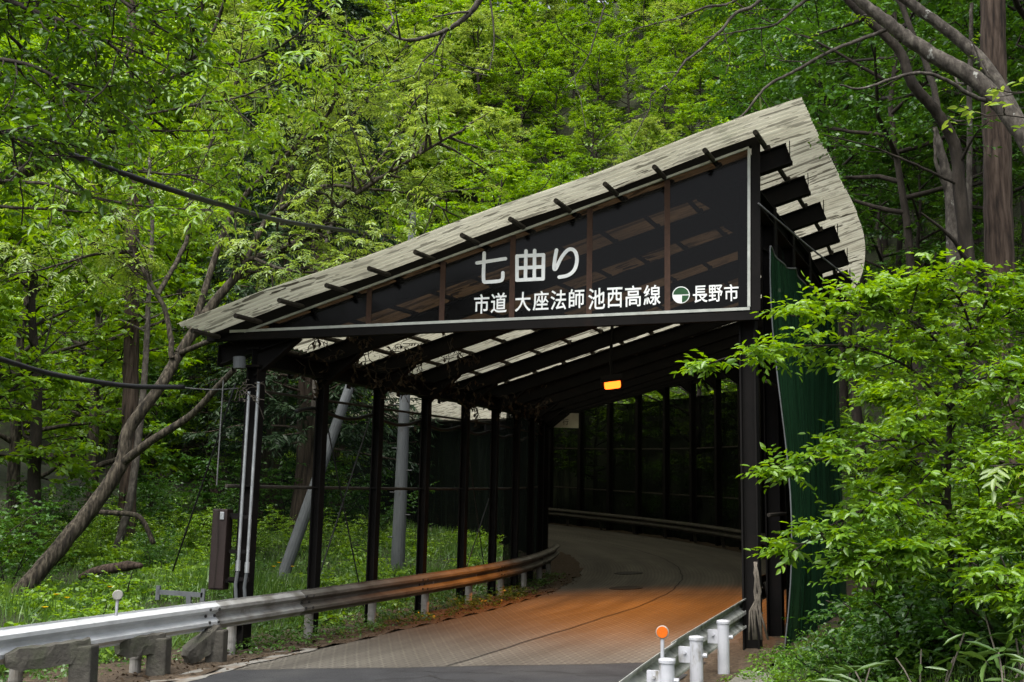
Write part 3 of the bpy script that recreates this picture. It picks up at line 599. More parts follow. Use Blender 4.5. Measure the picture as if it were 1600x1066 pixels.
# ------------------------------------------------------------------ guard rails
PROF = [(0, 0), (.004, .02), (.075, .065), (.078, .105), (.006, .155), (.006, .195), (.078, .245), (.075, .285), (.004, .33), (0, .35)]
def w_rail(name, pts, parent, side, mat, sgn_=1):
    """corrugated beam through pts (its lower edge); side(i) is the horizontal direction of its bulges"""
    rows = []
    for i, p in enumerate(pts): rows.append([p + side(i) * d * sgn_ + V(0, 0, h) for d, h in PROF] + [p + side(i) * (d * sgn_ - .006 * sgn_) + V(0, 0, h) for d, h in reversed(PROF)])
    mb = MB(); mb.quad_grid(rows, closed=True); k = len(PROF) * 2; mb.f.append(tuple(range(k))); e = len(mb.v) - k; mb.f.append(tuple(e + i for i in reversed(range(k))))
    return mb.build(name, mat, parent)
lr = empty('guard_rail', P(-4, .3)); tag(lr, 'corrugated steel guard rail along the left road edge, white outside and grimy inside', 'guard rail')
def lrail(s, n=.34): return P(s, n, .395)
cuts = [-9.5, -5.4, -1.2, 1.0, 4.6, 8.2, 11.8, 15.2]
for i in range(len(cuts) - 1):
    ss_ = np.linspace(cuts[i] - .12, cuts[i + 1] + .12, 14); lift_ = .006 * (i % 2)
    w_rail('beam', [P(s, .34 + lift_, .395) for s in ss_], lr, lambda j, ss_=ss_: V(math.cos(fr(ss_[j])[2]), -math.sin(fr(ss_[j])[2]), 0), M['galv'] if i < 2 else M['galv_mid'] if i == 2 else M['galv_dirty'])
def bolts(parent, s, n, near):
    mb = MB(); t = fr(s)[2]; side = V(math.cos(t), -math.sin(t), 0); al = V(math.sin(t), math.cos(t), 0)
    for hh, dd in ((.10, .084), (.175, .016), (.255, .084)):
        for k in (-.09, .09):
            c = P(s, n, .395 + hh) + al * k; mb.tube([c + side * (dd - .01), c + side * (dd + .012)], .018, 8)
    mb.build('bolt_row', M['bolt'], parent)
for s in cuts[1:-1]: bolts(lr, s, .34, True)
for s in np.arange(-7.9, 15, 1.85):
    mb = MB(); mb.tube([P(s, .20, -.2), P(s, .20, .42), P(s, .20, .62)], .066, 14); mb.tube([P(s, .20, .19), P(s, .20, .22)], .071, 14)
    mb.box(P(s, .27, .57), .16, .06, .09, -fr(s)[2])
    mb.build('rail_post', M['grimy_post'], lr, smooth=False)
# wall-side rail inside the gallery; dark colour stands in for the dim interior
ir = empty('guard_rail', P(26, W - .3)); tag(ir, 'guard rail, dimmed in its colour, deep inside the gallery along its far wall', 'guard rail')
si = np.arange(3.5, 46, .9)
w_rail('beam', [P(s, W - .42, .36) for s in si], ir, lambda j: V(-math.cos(fr(si[j])[2]), math.sin(fr(si[j])[2]), 0), M['dark_concrete_dim_rail'])
for s in np.arange(4, 45, 2.0): MB().beam(P(s, W - .18, -.1), P(s - .1, W - .34, .62), .09, .12, up=V(0, 1, 0)).build('rail_post', M['dark_concrete_dim_rail'], ir)
# right rail by the entrance, seen from behind
rr = empty('guard_rail', at(1040, 1062, 10.3)); tag(rr, 'white-backed guard rail on round posts at the right road edge, seen from behind', 'guard rail')
rpts = [at(700, 1270, 6.4), at(850, 1148, 7.8), at(965, 1067, 9.2), at(1001, 1040, 9.7), at(1056, 1002, 10.9), at(1099, 974, 12.2), at(1167, 934, 14.3), at(1192, 917, 15.6)]
rdir = (rpts[6] - rpts[2]); rdir.z = 0; rdir.normalize(); rside = V(rdir.y, -rdir.x, 0)
if rside.x < 0: rside = -rside
w_rail('beam', [p - V(0, 0, .35) for p in rpts[:5]] , rr, lambda j: -rside, M['galv_back'])
w_rail('beam', [p - V(0, 0, .35) - rside * .008 for p in ([rpts[4] - rdir * .15] + rpts[5:])], rr, lambda j: -rside, M['galv_back'])
for (px_, py_, Y) in ((1130, 969, 12.35), (1088, 994, 10.9), (1042, 1029, 9.6), (985, 1076, 8.3)):
    t_ = at(px_, py_, Y); z0 = gz(t_.x, t_.y) - .3
    mb = MB(); mb.tube([V(t_.x, t_.y, z0), t_ - V(0, 0, .035)], .062, 18)
    pst = mb.build('rail_post', M['white_post'], rr)
    MB().tube([t_ - V(0, 0, .035), t_ - V(0, 0, .012), t_ - V(0, 0, .002), t_ + V(0, 0, .004)], [.070, .070, .062, .03], 18).build('post_cap', M['white_post'], pst)
    mb = MB(); c = t_ - V(0, 0, .17) - rside * .10; mb.box(c, .12, .06, .14, math.atan2(rside.y, rside.x)); mb.tube([c + V(0, 0, .02) - rdir * .05, c + V(0, 0, .02) + rdir * .05], .014, 8)
    mb.build('bracket', M['white_post'], rr); MB().tube([c + rside * .155, c + rside * .2], .02, 8).build('bolt', M['white_post'], rr)
# round delineators
def delineator(px_, py_, Y, rad, mat_disc, label, stem_len, face):
    c = at(px_, py_, Y); t = empty('delineator', c - V(0, 0, stem_len)); tag(t, label, 'delineator')
    MB().tube([c - V(0, 0, stem_len), c - V(0, 0, rad * .8)], .016, 10).build('stem', M['white_post'], t)
    f_ = Vector(face).normalized(); mb = MB(); mb.tube([c + f_ * -.03, c + f_ * -.028, c + f_ * .012, c + f_ * .02], [rad * .8, rad * .98, rad, rad * .93], 28); mb.build('rim', M['cream'], t, smooth=False)
    MB().tube([c + f_ * .0195, c + f_ * .026], [rad * .88, rad * .82], 28).build('reflector', mat_disc, t)
delineator(1035, 988, 9.9, .055, M['orange'], 'round orange reflector on a short stem on the right guard rail', .26, (-.2, -1, .02))
delineator(184, 930, 12.75, .056, M['cream'], 'round cream reflector back on a short stem behind the left guard rail', .22, (.25, -1, .02))

# ------------------------------------------------------------------ old concrete, kerb, poles, cabinet, cables
def rubble(mb, seed, amp):
    r_ = random.Random(seed); mb.v = [(x + r_.uniform(-amp, amp), y + r_.uniform(-amp, amp), z + r_.uniform(-amp, amp)) for x, y, z in mb.v]; return mb
def barrier(pa, pb, post, Y, label):
    a = at(*pa, Y); b_ = at(*pb, Y + .35); t = empty('concrete_barrier', V(post_x := at(post[0], post[2], Y).x, Y, gz(post_x, Y))); tag(t, label, 'concrete barrier', 'broken concrete barriers under the left guard rail')
    mb = MB(); dd = (b_ - a).normalized(); xx = dd.cross(V(0, 0, 1)).normalized(); yy = xx.cross(dd); ro = []
    for k in range(13):
        c = a.lerp(b_, k / 12); e = .55 + .45 * min(1, k / 2) if k < 3 else 1
        ro.append([c + xx * (px_ * e) + yy * (py_ * e) for px_, py_ in ((-.11, -.1), (0, -.105), (.11, -.1), (.115, 0), (.11, .1), (0, .108), (-.11, .1), (-.114, 0))])
    mb.quad_grid(ro, closed=True); mb.f.append(tuple(range(8))); mb.f.append(tuple(len(mb.v) - 1 - i for i in range(8)))
    o1 = rubble(mb, int(pa[0]) + 3, .010).build('rail', M['dark_concrete_dim_rail'], t)
    p0 = at(post[0], post[1], Y + .3); p1 = at(post[0] - 4, post[2] + 30, Y + .3); MB().beam(p1, p0, .22, .24, up=V(0, 1, 0)).build('post', M['dark_concrete_dim_rail'], t, bevel=.02)
barrier((8, 1034), (140, 1014), (132, 1008, 1062), 11.4, 'broken concrete barrier with a long level rail, nearest on the left edge')
barrier((182, 1014), (252, 1003), (250, 996, 1038), 13.2, 'short stub of concrete barrier between two rail posts')
barrier((290, 1030), (340, 988), (340, 984, 1028), 14.3, 'tilted concrete barrier with a sloping broken rail beside the front gallery post')
kb = MB(); ka = [at(1020, 1075, 8.2), at(1100, 1041, 11.6), at(1161, 1024, 13.6)]; kz = .30
k0, k1 = V(1.25, 8.5, .46), V(2.75, 13.0, .44); kd = (k1 - k0); kd.z = 0; kd.normalize(); kn = V(kd.y, -kd.x, 0)
rows = []
for q in np.linspace(0, 1, 9):
    c = k0.lerp(k1, q); j = .012 * math.sin(q * 40); rows.append([c - kn * .12 - V(0, 0, .5), c - kn * (.12 + j), c - kn * .1 + V(0, 0, .02), c + kn * (.26 + j) + V(0, 0, .02), c + kn * (.28 + j), c + kn * .3 - V(0, 0, .6)])
kb.quad_grid(rows); kb.f.append((0, 1, 2, 3, 4, 5)); kb.f.append(tuple(len(kb.v) - 1 - i for i in range(6)))
o = kb.build('concrete_kerb', M['concrete'], bevel=.015); tag(o, 'weathered concrete kerb under the white right-hand rail posts', 'kerb')
# utility pole and its strut
pb = at(622, 868, 27); pt_ = at(645, 332, 27.4)
t = empty('utility_pole', V(pb.x, pb.y, gz(pb.x, pb.y))); tag(t, 'upright grey utility pole standing behind the left gallery wall', 'utility pole')
pole = MB().tube([V(pb.x, pb.y, gz(pb.x, pb.y) - .3), pb, pt_], [.165, .16, .085], 16).build('pole', M['grey_pole'], t)
mb = MB()
for i in range(14):
    q = pb.lerp(pt_, .05 + i * .062); sg = 1 if i % 2 else -1; mb.tube([q + V(sg * .1, -.05, 0), q + V(sg * .25, -.1, 0)], .011, 6)
mb.build('step_bolt_row', M['wire'], t)
MB().tube([pt_ - V(0, 0, .9) + V(-.12, 0, 0), pt_ - V(0, 0, .9) + V(.12, 0, 0)], .03, 8).tube([pt_ - V(0, 0, .75) + V(-.1, -.05, 0), pt_ - V(0, 0, .72) + V(.12, .02, 0)], .025, 8).build('cable_clamp', M['wire'], t)
sb = at(462, 845, 24.5); st = at(546, 606, 25.5)
t = empty('pole_strut', V(sb.x, sb.y, gz(sb.x, sb.y))); tag(t, 'leaning grey support pole seen through the second left bay', 'pole')
MB().tube([sb + (sb - st) * .45, sb, st, st + (st - sb) * .32], [.135, .13, .11, .10], 14).build('pole', M['grey_pole'], t)
# cabinet and conduits on the front post
cab = empty('control_cabinet', at(348, 918, 15.75)); tag(cab, 'tall dark brown steel cabinet on the left front gallery post', 'cabinet')
c0 = at(345, 858, 15.75); ct = fr(0)[2]
hgt = at(345, 795, 15.75).z - at(345, 921, 15.75).z
MB().box(c0, .21, .22, hgt, -.12).build('body', M['box'], cab, bevel=.012)
MB().box(c0 + V(0, -.115, 0), .18, .012, hgt * .96, -.12).build('door', M['box'], cab, bevel=.004)
MB().box(at(347, 806, 15.62), .055, .02, .10, -.12).build('latch', M['pipe'], cab, bevel=.004)
for _p in ((365, 805), (363, 908)): MB().box(at(_p[0], _p[1], 15.7), .33, .04, .05, -.12).build('bracket', M['steel'], cab)
for (pxa, pya, pxb, pyb, lab) in ((389, 612, 372, 885, 'steel conduit nearer the cabinet on the left front post'), (404, 597, 386, 888, 'steel conduit on the road side of the left front post')):
    a = at(pxa, pya, 15.62); b_ = at(pxb, pyb, 15.62)
    t = empty('conduit', b_); tag(t, lab, 'conduit', 'conduits on the left front post')
    MB().tube([a, b_], .022, 10).build('pipe', M['pipe'], t); MB().tube([b_ + V(0, 0, .08), b_ - V(0, 0, .06)], .032, 10).build('coupling', M['pipe'], t)
    MB().tube([b_ - V(0, 0, .04), b_ - V(.02, 0, .25), b_ - V(-.02, 0, .6)], .024, 8).build('hose', M['grey_pole'], t)
for py_ in (625, 808, 862, 905): MB().box(at(389 - (py_ - 620) * .055, py_, 15.66), .30, .05, .05, -.2).build('conduit_clamp', M['steel'], gal)
mb = MB(); mb.tube([at(374, 558, 15.6), at(374, 576, 15.6)], .085, 14); o = mb.build('junction_pot', M['grey_pole']); tag(o, 'small grey junction pot under the left roof corner', 'junction box')
# T stand behind the rail
ts = empty('pipe_stand', at(295, 945, 15.2)); tag(ts, 'low grey T-shaped pipe stand in the grass behind the left rail', 'stand')
a, b_ = at(247, 925, 15.2), at(317, 930, 15.2)
MB().beam(a, b_, .05, .06).beam(at(295, 930, 15.2), at(295, 960, 15.2), .06, .06, up=V(0, 1, 0)).build('crossbar', M['grey_pole'], ts)
for q in (a, b_): MB().beam(q + V(0, 0, .08), q - V(0, 0, .10), .05, .05, up=V(0, 1, 0)).build('end_plate', M['grey_pole'], ts)
# cables
def cable(name, pts, r_, mat, label, cat='cable', sub=6):
    p = [Vector(q) for q in pts]; out_ = []
    for i in range(len(p) - 1):
        a = p[max(0, i - 1)]; b_ = p[i]; c = p[i + 1]; d = p[min(len(p) - 1, i + 2)]
        for k in range(sub):
            t = k / sub; out_.append(.5 * ((2 * b_) + (c - a) * t + (2 * a - 5 * b_ + 4 * c - d) * t * t + (3 * b_ - a - 3 * c + d) * t ** 3))
    out_.append(p[-1]); o = MB().tube(out_, r_, 8).build(name, mat, smooth=True); tag(o, label, cat); return o
cable('overhead_cable', [at(-60, 185, 10), at(100, 238, 11), at(235, 286, 12.2), at(352, 322, 14), at(450, 347, 17), at(560, 363, 21), at(612, 370, 24.5), at(642, 392, 27.3)], .035, M['cable'], 'thick black overhead cable running to the utility pole above the roof')
cable('service_cable', [at(-60, 543, 12.2), at(0, 561, 12.8), at(70, 582, 13.5), at(140, 595, 14.1), at(210, 604, 14.7), at(287, 605, 15.3)], .032, M['cable'], 'thick black cable entering from the left edge and ending in mid-air by the branch')
cable('service_wire', [at(287, 606, 15.35), at(330, 609, 15.5), at(372, 607, 15.75)], .009, M['wire'], 'thin grey wire between the thick cable end and the left front post', 'wire')
cable('guy_wire', [at(368, 600, 15.9), at(320, 745, 16.8), at(270, 892, 17.8)], .014, M['cable'], 'black guy wire slanting down to the grass left of the gallery', 'wire', 2)
cable('tie_wire', [at(1185, 318, 13.9), at(1262, 384, 15.3), at(1345, 450, 17)], .012, M['wire'], 'grey tie wire slanting down from the right edge of the sign', 'wire', 2)
cable('clamped_cable', [P(s, -.1, 3.42 - .12 * abs(math.sin(s * 1.8))) for s in np.arange(1.2, 13, .45)], .03, M['cable'], 'black cable sagging along the top of the left gallery wall', sub=3)
# board deep inside
BO = at(875, 650, 33); bd = empty('hanging_board', BO); tag(bd, 'faded cream board with dark lettering hung deep inside the gallery', 'sign')
b0, b1 = at(826, 667, 33), at(904, 669, 33); b2 = at(904, 646, 33)
mb = MB(); hh = b2.z - b1.z; mb.prism([(0, 0), ((b1 - b0).length, 0), ((b1 - b0).length, hh), (0, hh)], b0 + V(0, .03, 0), b0, (b1 - b0).normalized(), V(0, 0, 1)); mb.build('board', M['board'], bd)
mb = MB(); vs, fs = glyph('行', .0); cc = at(879, 664, 32.98); sz = .17
mb.v = [tuple(cc + V(x * sz, -.002 - z * .05, y * sz)) for x, y, z in vs]; mb.f = list(fs); mb.build('lettering', M['black_paint'], bd)
MB().tube([b0 + V(.3, .02, hh), b0 + V(.3, .02, hh + .8)], .02, 6).tube([b1 + V(-.2, .02, hh), b1 + V(-.2, .02, hh + .8)], .02, 6).build('hanger', M['steel'], bd)
# manhole covers
for (s, n, lab) in ((10.6, 2.45, 'dark round manhole cover in the orange lamplight'), (14.5, 2.2, 'dark round manhole cover farther in, beyond the lamplight')):
    t = empty('manhole_cover', P(s, n)); tag(t, lab, 'manhole cover')
    ring = lambda r_, h: [P(s + r_ * math.cos(a), n + r_ * math.sin(a), h) for a in np.linspace(0, 2 * math.pi, 33)[:-1]]
    mb = MB(); mb.quad_grid([ring(.36, .002), ring(.36, .012), ring(.315, .012), ring(.315, .004)], closed=True); mb.build('rim', M['iron'], t)
    mb = MB(); mb.v = [tuple(p) for p in ring(.31, .010)]; mb.f = [tuple(range(32))]; mb.build('lid', M['iron'], t)
# green windbreak net at the right of the entrance
gtop = P(sk(W, 0) + .1, W + .32)
gn_ = empty('windbreak_net', gtop); tag(gn_, 'dark green net curtain hung outside the right gallery post', 'net')
def gnp(q, h): return P(sk(W, 0) + .05 + q, W + .34 + .03 * q, h)
gt = at(1197, 384, P(sk(W, 0), W + .3).y)
h_top = gt.z - P(sk(W, 0), W + .3).z
rows = []
for i, q in enumerate(np.linspace(0, 5, 40)):
    hh = h_top - .02 * q - (.10 * abs(math.sin(q * 2.2)))
    row = []
    for j in range(16):
        f_ = j / 15; bow = .10 * math.sin(f_ * math.pi) * math.sin(q * 1.1 + .5) + .035 * math.sin(q * 9 + f_ * 2) * (1 - f_ * .5) + (.09 * math.sin(f_ * 5.5) if q < .01 else .08 * math.sin(f_ * 5.5) * math.exp(-q))
        row.append(gnp(q, hh * f_ - .25 * (1 - f_)) + V(1, -.2, 0) * bow)
    rows.append(row)
mb = MB(); mb.quad_grid(rows); mb.build('net', M['net_green'], gn_, smooth=True)
MB().tube([rows[0][j] + V(-.012, -.01, 0) for j in range(16)], .009, 6).build('hem_rope', M['grey_pole'], gn_, smooth=True)
MB().tube([r_[-1] for r_ in rows], .012, 6).build('top_rope', M['wire'], gn_)
#VEG
# ------------------------------------------------------------------ vegetation
UP = np.array([0, 0, 1.0])
def nrm(a): return a / np.maximum(np.linalg.norm(a, axis=-1, keepdims=True), 1e-9)
class LV:
    """collects leaves; build() turns them into one mesh of small folded blades"""
    def __init__(s): s.a = []
    def add(s, P_, D, Nn, L, Wd): s.a.append((P_, D, Nn, L, Wd))
    def twigs(s, T, D, ln, m, size, ratio=.45, up=1.0, jit=.45, spread=.9, droop=.25, bend=.12, rng=RNG):
        """m leaves alternately along each twig; T, D: bases and directions, ln: lengths"""
        T = np.asarray(T, float); D = nrm(np.asarray(D, float)); k = len(T)
        if k == 0: return s
        ln = np.broadcast_to(np.asarray(ln, float), (k,)); t = (np.arange(m) + .7) / m
        S = nrm(np.cross(D, UP) + 1e-3)
        p = T[:, None] + D[:, None] * (ln[:, None] * t)[..., None] - UP * (ln[:, None] * t ** 2 * bend)[..., None]
        sg = np.where(np.arange(m) % 2, 1.0, -1.0)
        d = D[:, None] * (.55 + .5 * (t[None, :, None] > .9)) + S[:, None] * (sg * spread * (1 - .55 * t ** 4))[None, :, None] + rng.normal(0, .28, (k, m, 3)) - UP * droop
        n = UP * up + rng.normal(0, jit, (k, m, 3)); d = nrm(d); n = nrm(n - d * (n * d).sum(-1, keepdims=True))
        L = size * rng.uniform(.6, 1.25, (k, m)) * (1 - .25 * t)
        s.add(p.reshape(-1, 3), d.reshape(-1, 3), n.reshape(-1, 3), L.ravel(), (L * ratio * rng.uniform(.85, 1.15, L.shape)).ravel()); return s
    def pinnate(s, T, D, ln, pairs, size, droop=.5, rng=RNG, ratio=.36):
        """compound leaves: pairs of leaflets along a drooping midrib"""
        T = np.asarray(T, float); D = nrm(np.asarray(D, float)); k = len(T); ln = np.broadcast_to(np.asarray(ln, float), (k,))
        m = pairs * 2 + 1; t = np.concatenate([np.repeat((np.arange(pairs) + 1.2) / (pairs + 1), 2), [1.02]]); sg = np.concatenate([np.tile([1.0, -1.0], pairs), [0]])
        S = nrm(np.cross(D, UP) + 1e-3); p = T[:, None] + D[:, None] * (ln[:, None] * t)[..., None] - UP * (ln[:, None] * t ** 2 * droop)[..., None]
        tn = nrm(D[:, None] - UP * (2 * t * droop)[None, :, None]); d = tn * np.where(sg == 0, 1, .45)[None, :, None] + S[:, None] * (sg * .95)[None, :, None] - UP * .22 + rng.normal(0, .13, (k, m, 3))
        n = nrm(np.cross(S[:, None] + 0 * tn, tn)); n = n * np.sign(n[..., 2:3] + 1e-6) + rng.normal(0, .22, (k, m, 3)); d = nrm(d); n = nrm(n - d * (n * d).sum(-1, keepdims=True))
        L = size * rng.uniform(.75, 1.2, (k, m)) * np.where(t < .3, .75, 1); s.add(p.reshape(-1, 3), d.reshape(-1, 3), n.reshape(-1, 3), L.ravel(), (L * ratio).ravel()); return s
    def build(s, name, mat, parent=None, six=False):
        P_, D, Nn, L, Wd = [np.concatenate([a[i] for a in s.a]) for i in range(5)]
        S = np.cross(D, Nn); L = L[:, None]; Wd = Wd[:, None]; k = len(P_)
        if six:
            v = np.stack([P_, P_ + D * L * .3 - S * Wd * .48 + Nn * Wd * .13, P_ + D * L * .68 - S * Wd * .36 + Nn * Wd * .05, P_ + D * L - Nn * L * .12,
                          P_ + D * L * .68 + S * Wd * .36 + Nn * Wd * .05, P_ + D * L * .3 + S * Wd * .48 + Nn * Wd * .13], 1).reshape(-1, 3)
            b = np.arange(k)[:, None] * 6; f = np.concatenate([b + np.array([0, 1, 2, 3]), b + np.array([0, 3, 4, 5])])
        else:
            v = np.stack([P_, P_ + D * L * .45 - S * Wd * .5 + Nn * Wd * .12, P_ + D * L - Nn * L * .1, P_ + D * L * .45 + S * Wd * .5 + Nn * Wd * .12], 1).reshape(-1, 3)
            f = np.arange(k)[:, None] * 4 + np.array([0, 1, 2, 3])
        return np_mesh(name, v, f, mat, parent)

def rdir_around(d, ang, az):
    d = Vector(d).normalized(); a = V(0, 0, 1) if abs(d.z) < .9 else V(1, 0, 0); x = d.cross(a).normalized(); y = x.cross(d)
    return (d * math.cos(ang) + (x * math.cos(az) + y * math.sin(az)) * math.sin(ang)).normalized()
def limb(wood, rnd, p, d, L, r, segs=6, wob=.16, trop=0.0, sides=6, r_end=.25, minr=.006):
    """a wandering branch; returns its points, directions and radii"""
    p = Vector(p); d = Vector(d).normalized(); pts = [p.copy()]; ds = [d.copy()]; rs = [r]
    for i in range(segs):
        d = (d + V(rnd.gauss(0, wob), rnd.gauss(0, wob), rnd.gauss(0, wob) + trop)).normalized(); p = p + d * (L / segs); pts.append(p.copy()); ds.append(d.copy()); rs.append(max(minr, r * (1 - (1 - r_end) * (i + 1) / segs)))
    wood.tube(pts, rs, sides, cap=False); return pts, ds, rs
def along(pts, t):
    x = t * (len(pts) - 1); i = min(int(x), len(pts) - 2); return pts[i].lerp(pts[i + 1], x - i)
def resample(pts, k):
    pts = [Vector(q) for q in pts]; out_ = []
    for i in range(len(pts) - 1):
        a = pts[max(0, i - 1)]; b_ = pts[i]; c = pts[i + 1]; d = pts[min(len(pts) - 1, i + 2)]
        for j in range(k):
            t = j / k; out_.append(.5 * ((2 * b_) + (c - a) * t + (2 * a - 5 * b_ + 4 * c - d) * t * t + (3 * b_ - a - 3 * c + d) * t ** 3))
    out_.append(pts[-1]); return out_

def deciduous(seed, h, base, rad, nl, leafmat, bark, size=.17, m=11, flat=.35, lean=.05, r0=None, nsub=7, ntw=6, name='broadleaf_tree', top=.98, upb=.35, ratio=.5, six=False, droop=.25):
    """a tree standing at the origin: trunk with limbs, and a crown of leaf sprays"""
    rnd = random.Random(seed); rng = np.random.default_rng(seed); r0 = r0 or .022 * h; root = empty(name); wood = MB(); T, D = [], []
    tp = [V(0, 0, -.4)]; lx, ly = rnd.uniform(-lean, lean), rnd.uniform(-lean, lean)
    for i in range(1, 11): q = i / 10; tp.append(V(lx * h * q + rnd.gauss(0, .012 * h) * q, ly * h * q + rnd.gauss(0, .012 * h) * q, h * q * top))
    wood.tube(tp, [r0 * 1.35] + [r0 * (1 - .86 * (i / 10) ** .9) for i in range(1, 11)], 9, cap=False)
    for i in range(nl):
        q = (i + rnd.random() * .8) / nl; hh = base + (1 - base) * q ** .9; p = along(tp, min(.995, hh)); az = i * 2.4 + rnd.uniform(-.5, .5)
        prof = math.sin(math.pi * (.18 + .80 * q)) ** .7; L = rad * prof * rnd.uniform(.7, 1.15)
        d = V(math.cos(az), math.sin(az), upb + .75 * q * q).normalized(); rl = max(.015, r0 * .42 * (1 - .7 * q))
        pts, ds, rs = limb(wood, rnd, p, d, L, rl, 6, .13, .02, 6)
        for k in range(nsub):
            t = .28 + .72 * (k + rnd.random()) / nsub; b_ = along(pts, min(.99, t)); dd = ds[min(len(ds) - 1, int(t * 6))]
            sd = rdir_around(dd, R(rnd.uniform(35, 75)), rnd.uniform(0, 6.28)); sd.z = sd.z * flat + rnd.uniform(0, .25); L2 = L * rnd.uniform(.22, .42) * (1.15 - .5 * t)
            p2, d2, r2 = limb(wood, rnd, b_, sd, L2 + .25, rl * .3, 3, .18, 0, 4)
            for j in range(ntw):
                tt = .2 + .8 * (j + rnd.random()) / ntw; c = along(p2, min(.99, tt)); td = rdir_around(d2[1], R(rnd.uniform(20, 85)), rnd.uniform(0, 6.28)); td.z = td.z * flat + .02
                T.append(c); D.append(td)
    wood.build('trunk', bark, root, smooth=True)
    lv = LV(); lv.twigs(T, D, rng.uniform(.35, .75, len(T)), m, size, ratio=ratio, rng=rng, droop=droop); lv.build('crown', leafmat, root, six); return root
def conifer(seed, h, base, rad, mat, bark, name='conifer_tree'):
    rnd = random.Random(seed); rng = np.random.default_rng(seed); root = empty(name); wood = MB(); T, D, LN = [], [], []
    tp = [V(0, 0, -.4)] + [V(rnd.gauss(0, .03), rnd.gauss(0, .03), h * i / 9) for i in range(1, 10)]; wood.tube(tp, [.028 * h] + [.022 * h * (1 - .9 * i / 9) for i in range(1, 10)], 9, cap=False)
    n = int(h * 9)
    for i in range(n):
        q = i / n; z = h * (base + (1 - base) * q); az = i * 2.4 + rnd.uniform(-.4, .4); L = rad * (1 - q) ** .8 * rnd.uniform(.65, 1.1) + .25
        d = V(math.cos(az), math.sin(az), .25 - .2 * (1 - q)); pts, ds, rs = limb(wood, rnd, along(tp, min(.99, z / h)), d, L, .03 * (1 - q) + .01, 5, .08, -.03, 4)
        for k in range(int(9 + L * 5)):
            t = .15 + .85 * rnd.random(); c = along(pts, min(.99, t)); td = rdir_around(ds[2], R(rnd.uniform(25, 80)), rnd.uniform(0, 6.28)); td.z = td.z * .4 - .1; T.append(c); D.append(td); LN.append(rnd.uniform(.3, .6) * (1.2 - .5 * q))
    wood.build('trunk', bark, root, smooth=True); lv = LV(); lv.twigs(T, D, np.array(LN), 12, .19, ratio=.28, rng=rng, droop=.3, jit=.6, spread=.7); lv.build('crown', mat, root); return root
def bush(seed, h, rad, nst, leafmat, size=.09, m=9, name='undergrowth_shrub', six=False, ratio=.5, ntw=30):
    rnd = random.Random(seed); rng = np.random.default_rng(seed); root = empty(name); wood = MB(); T, D = [], []
    for i in range(nst):
        az = rnd.uniform(0, 6.28); d = V(math.cos(az) * .7, math.sin(az) * .7, 1.0); pts, ds, rs = limb(wood, rnd, V(rnd.uniform(-.1, .1), rnd.uniform(-.1, .1), -.1), d, h * rnd.uniform(.7, 1.2), .018, 6, .18, -.08, 5)
        for k in range(ntw):
            t = .15 + .85 * rnd.random() ** .8; c = along(pts, min(.99, t)) + V(rnd.gauss(0, .12), rnd.gauss(0, .12), rnd.gauss(0, .06)) * rad; td = V(rnd.gauss(0, 1), rnd.gauss(0, 1), rnd.uniform(-.1, .35)); T.append(c); D.append(td)
    wood.build('stem', M['bark_dark'], root, smooth=True); lv = LV(); lv.twigs(T, D, rng.uniform(.2, .45, len(T)), m, size, rng=rng, ratio=ratio); lv.build('foliage', leafmat, root, six); return root

def px_of(p):
    d = Vector(p) - V(0, 0, EYE); wz = d.dot(_f)
    return (800 + FPX * d.dot(CR) / wz, 533 - FPX * d.dot(CU) / wz, wz) if wz > .1 else (None, None, wz)
KN, PL = {}, []
DROP = {'trees on the hillside behind the gallery': {0, 1, 2, 5, 7, 11, 21, 24, 25, 34, 37, 49, 53, 60, 65, 66, 68, 71, 73},
        'fine-leaved trees above the gallery roof': {2, 4, 5, 13, 14, 15, 25, 28, 31, 34, 40, 48, 49, 53, 54, 55, 57, 63, 67, 74, 77, 81, 85, 87, 88, 89, 92, 93, 94},
        'far trees on the hillside': {1, 2, 4, 6, 7, 9, 11, 13, 14, 15, 16, 17, 19, 21, 22, 23, 24, 26, 27, 28, 29, 30, 31, 33, 37, 39, 40, 41, 42, 43, 44, 45, 47, 48, 49, 50, 51, 52, 54, 56, 57, 58, 59, 60, 62, 63, 65, 66, 67, 68, 69, 70, 72, 75, 76, 77, 78, 81, 82, 83, 86, 88, 89, 90, 91, 92, 93, 94, 96, 97, 98, 100, 101, 102, 103, 106, 107, 108, 110, 112, 113, 114, 116, 117, 118, 119, 120, 121, 123, 124, 125, 126, 127, 128, 129, 130, 131, 132, 133, 134, 135, 136, 137, 138, 141, 143, 144, 145, 146, 147, 148, 151, 152, 153, 154, 155, 156, 157, 159, 160, 161, 162, 163, 164, 165, 166, 167, 168, 169, 170, 171, 172, 173, 175, 176, 178, 180, 181, 182, 183, 184, 186, 187, 188, 190, 191, 192, 193, 194, 195, 196, 197, 198, 199, 201, 202, 204, 205, 206, 207, 208, 209, 210, 213, 214, 215, 216, 217, 218, 219, 220, 221, 222, 225, 226, 227, 228, 229, 230},
        'undergrowth shrubs on the right slope': {0, 2, 3, 6, 7, 9, 10, 12, 15, 19, 23, 26, 28, 31, 32, 33, 35, 36, 38, 42, 43, 44, 45, 46, 47, 48, 51, 53, 54, 55, 58, 63, 64, 65, 67, 68, 69, 70, 71, 73, 74, 76, 77, 79, 80, 83, 89, 92, 95, 98, 99, 101, 102, 103, 107, 111, 113, 115, 116, 117, 118, 119, 122, 123, 129, 131, 132, 133, 134, 135, 137, 138, 139, 140, 142, 144, 145, 148, 149, 150, 151, 152, 154, 155, 156, 157, 158, 163, 165, 166, 168, 171, 174, 175, 176, 177, 178, 180, 189, 193, 197, 200, 202, 204, 206, 207, 208, 209},
        'weed clumps in the left field': {23, 48, 75}}
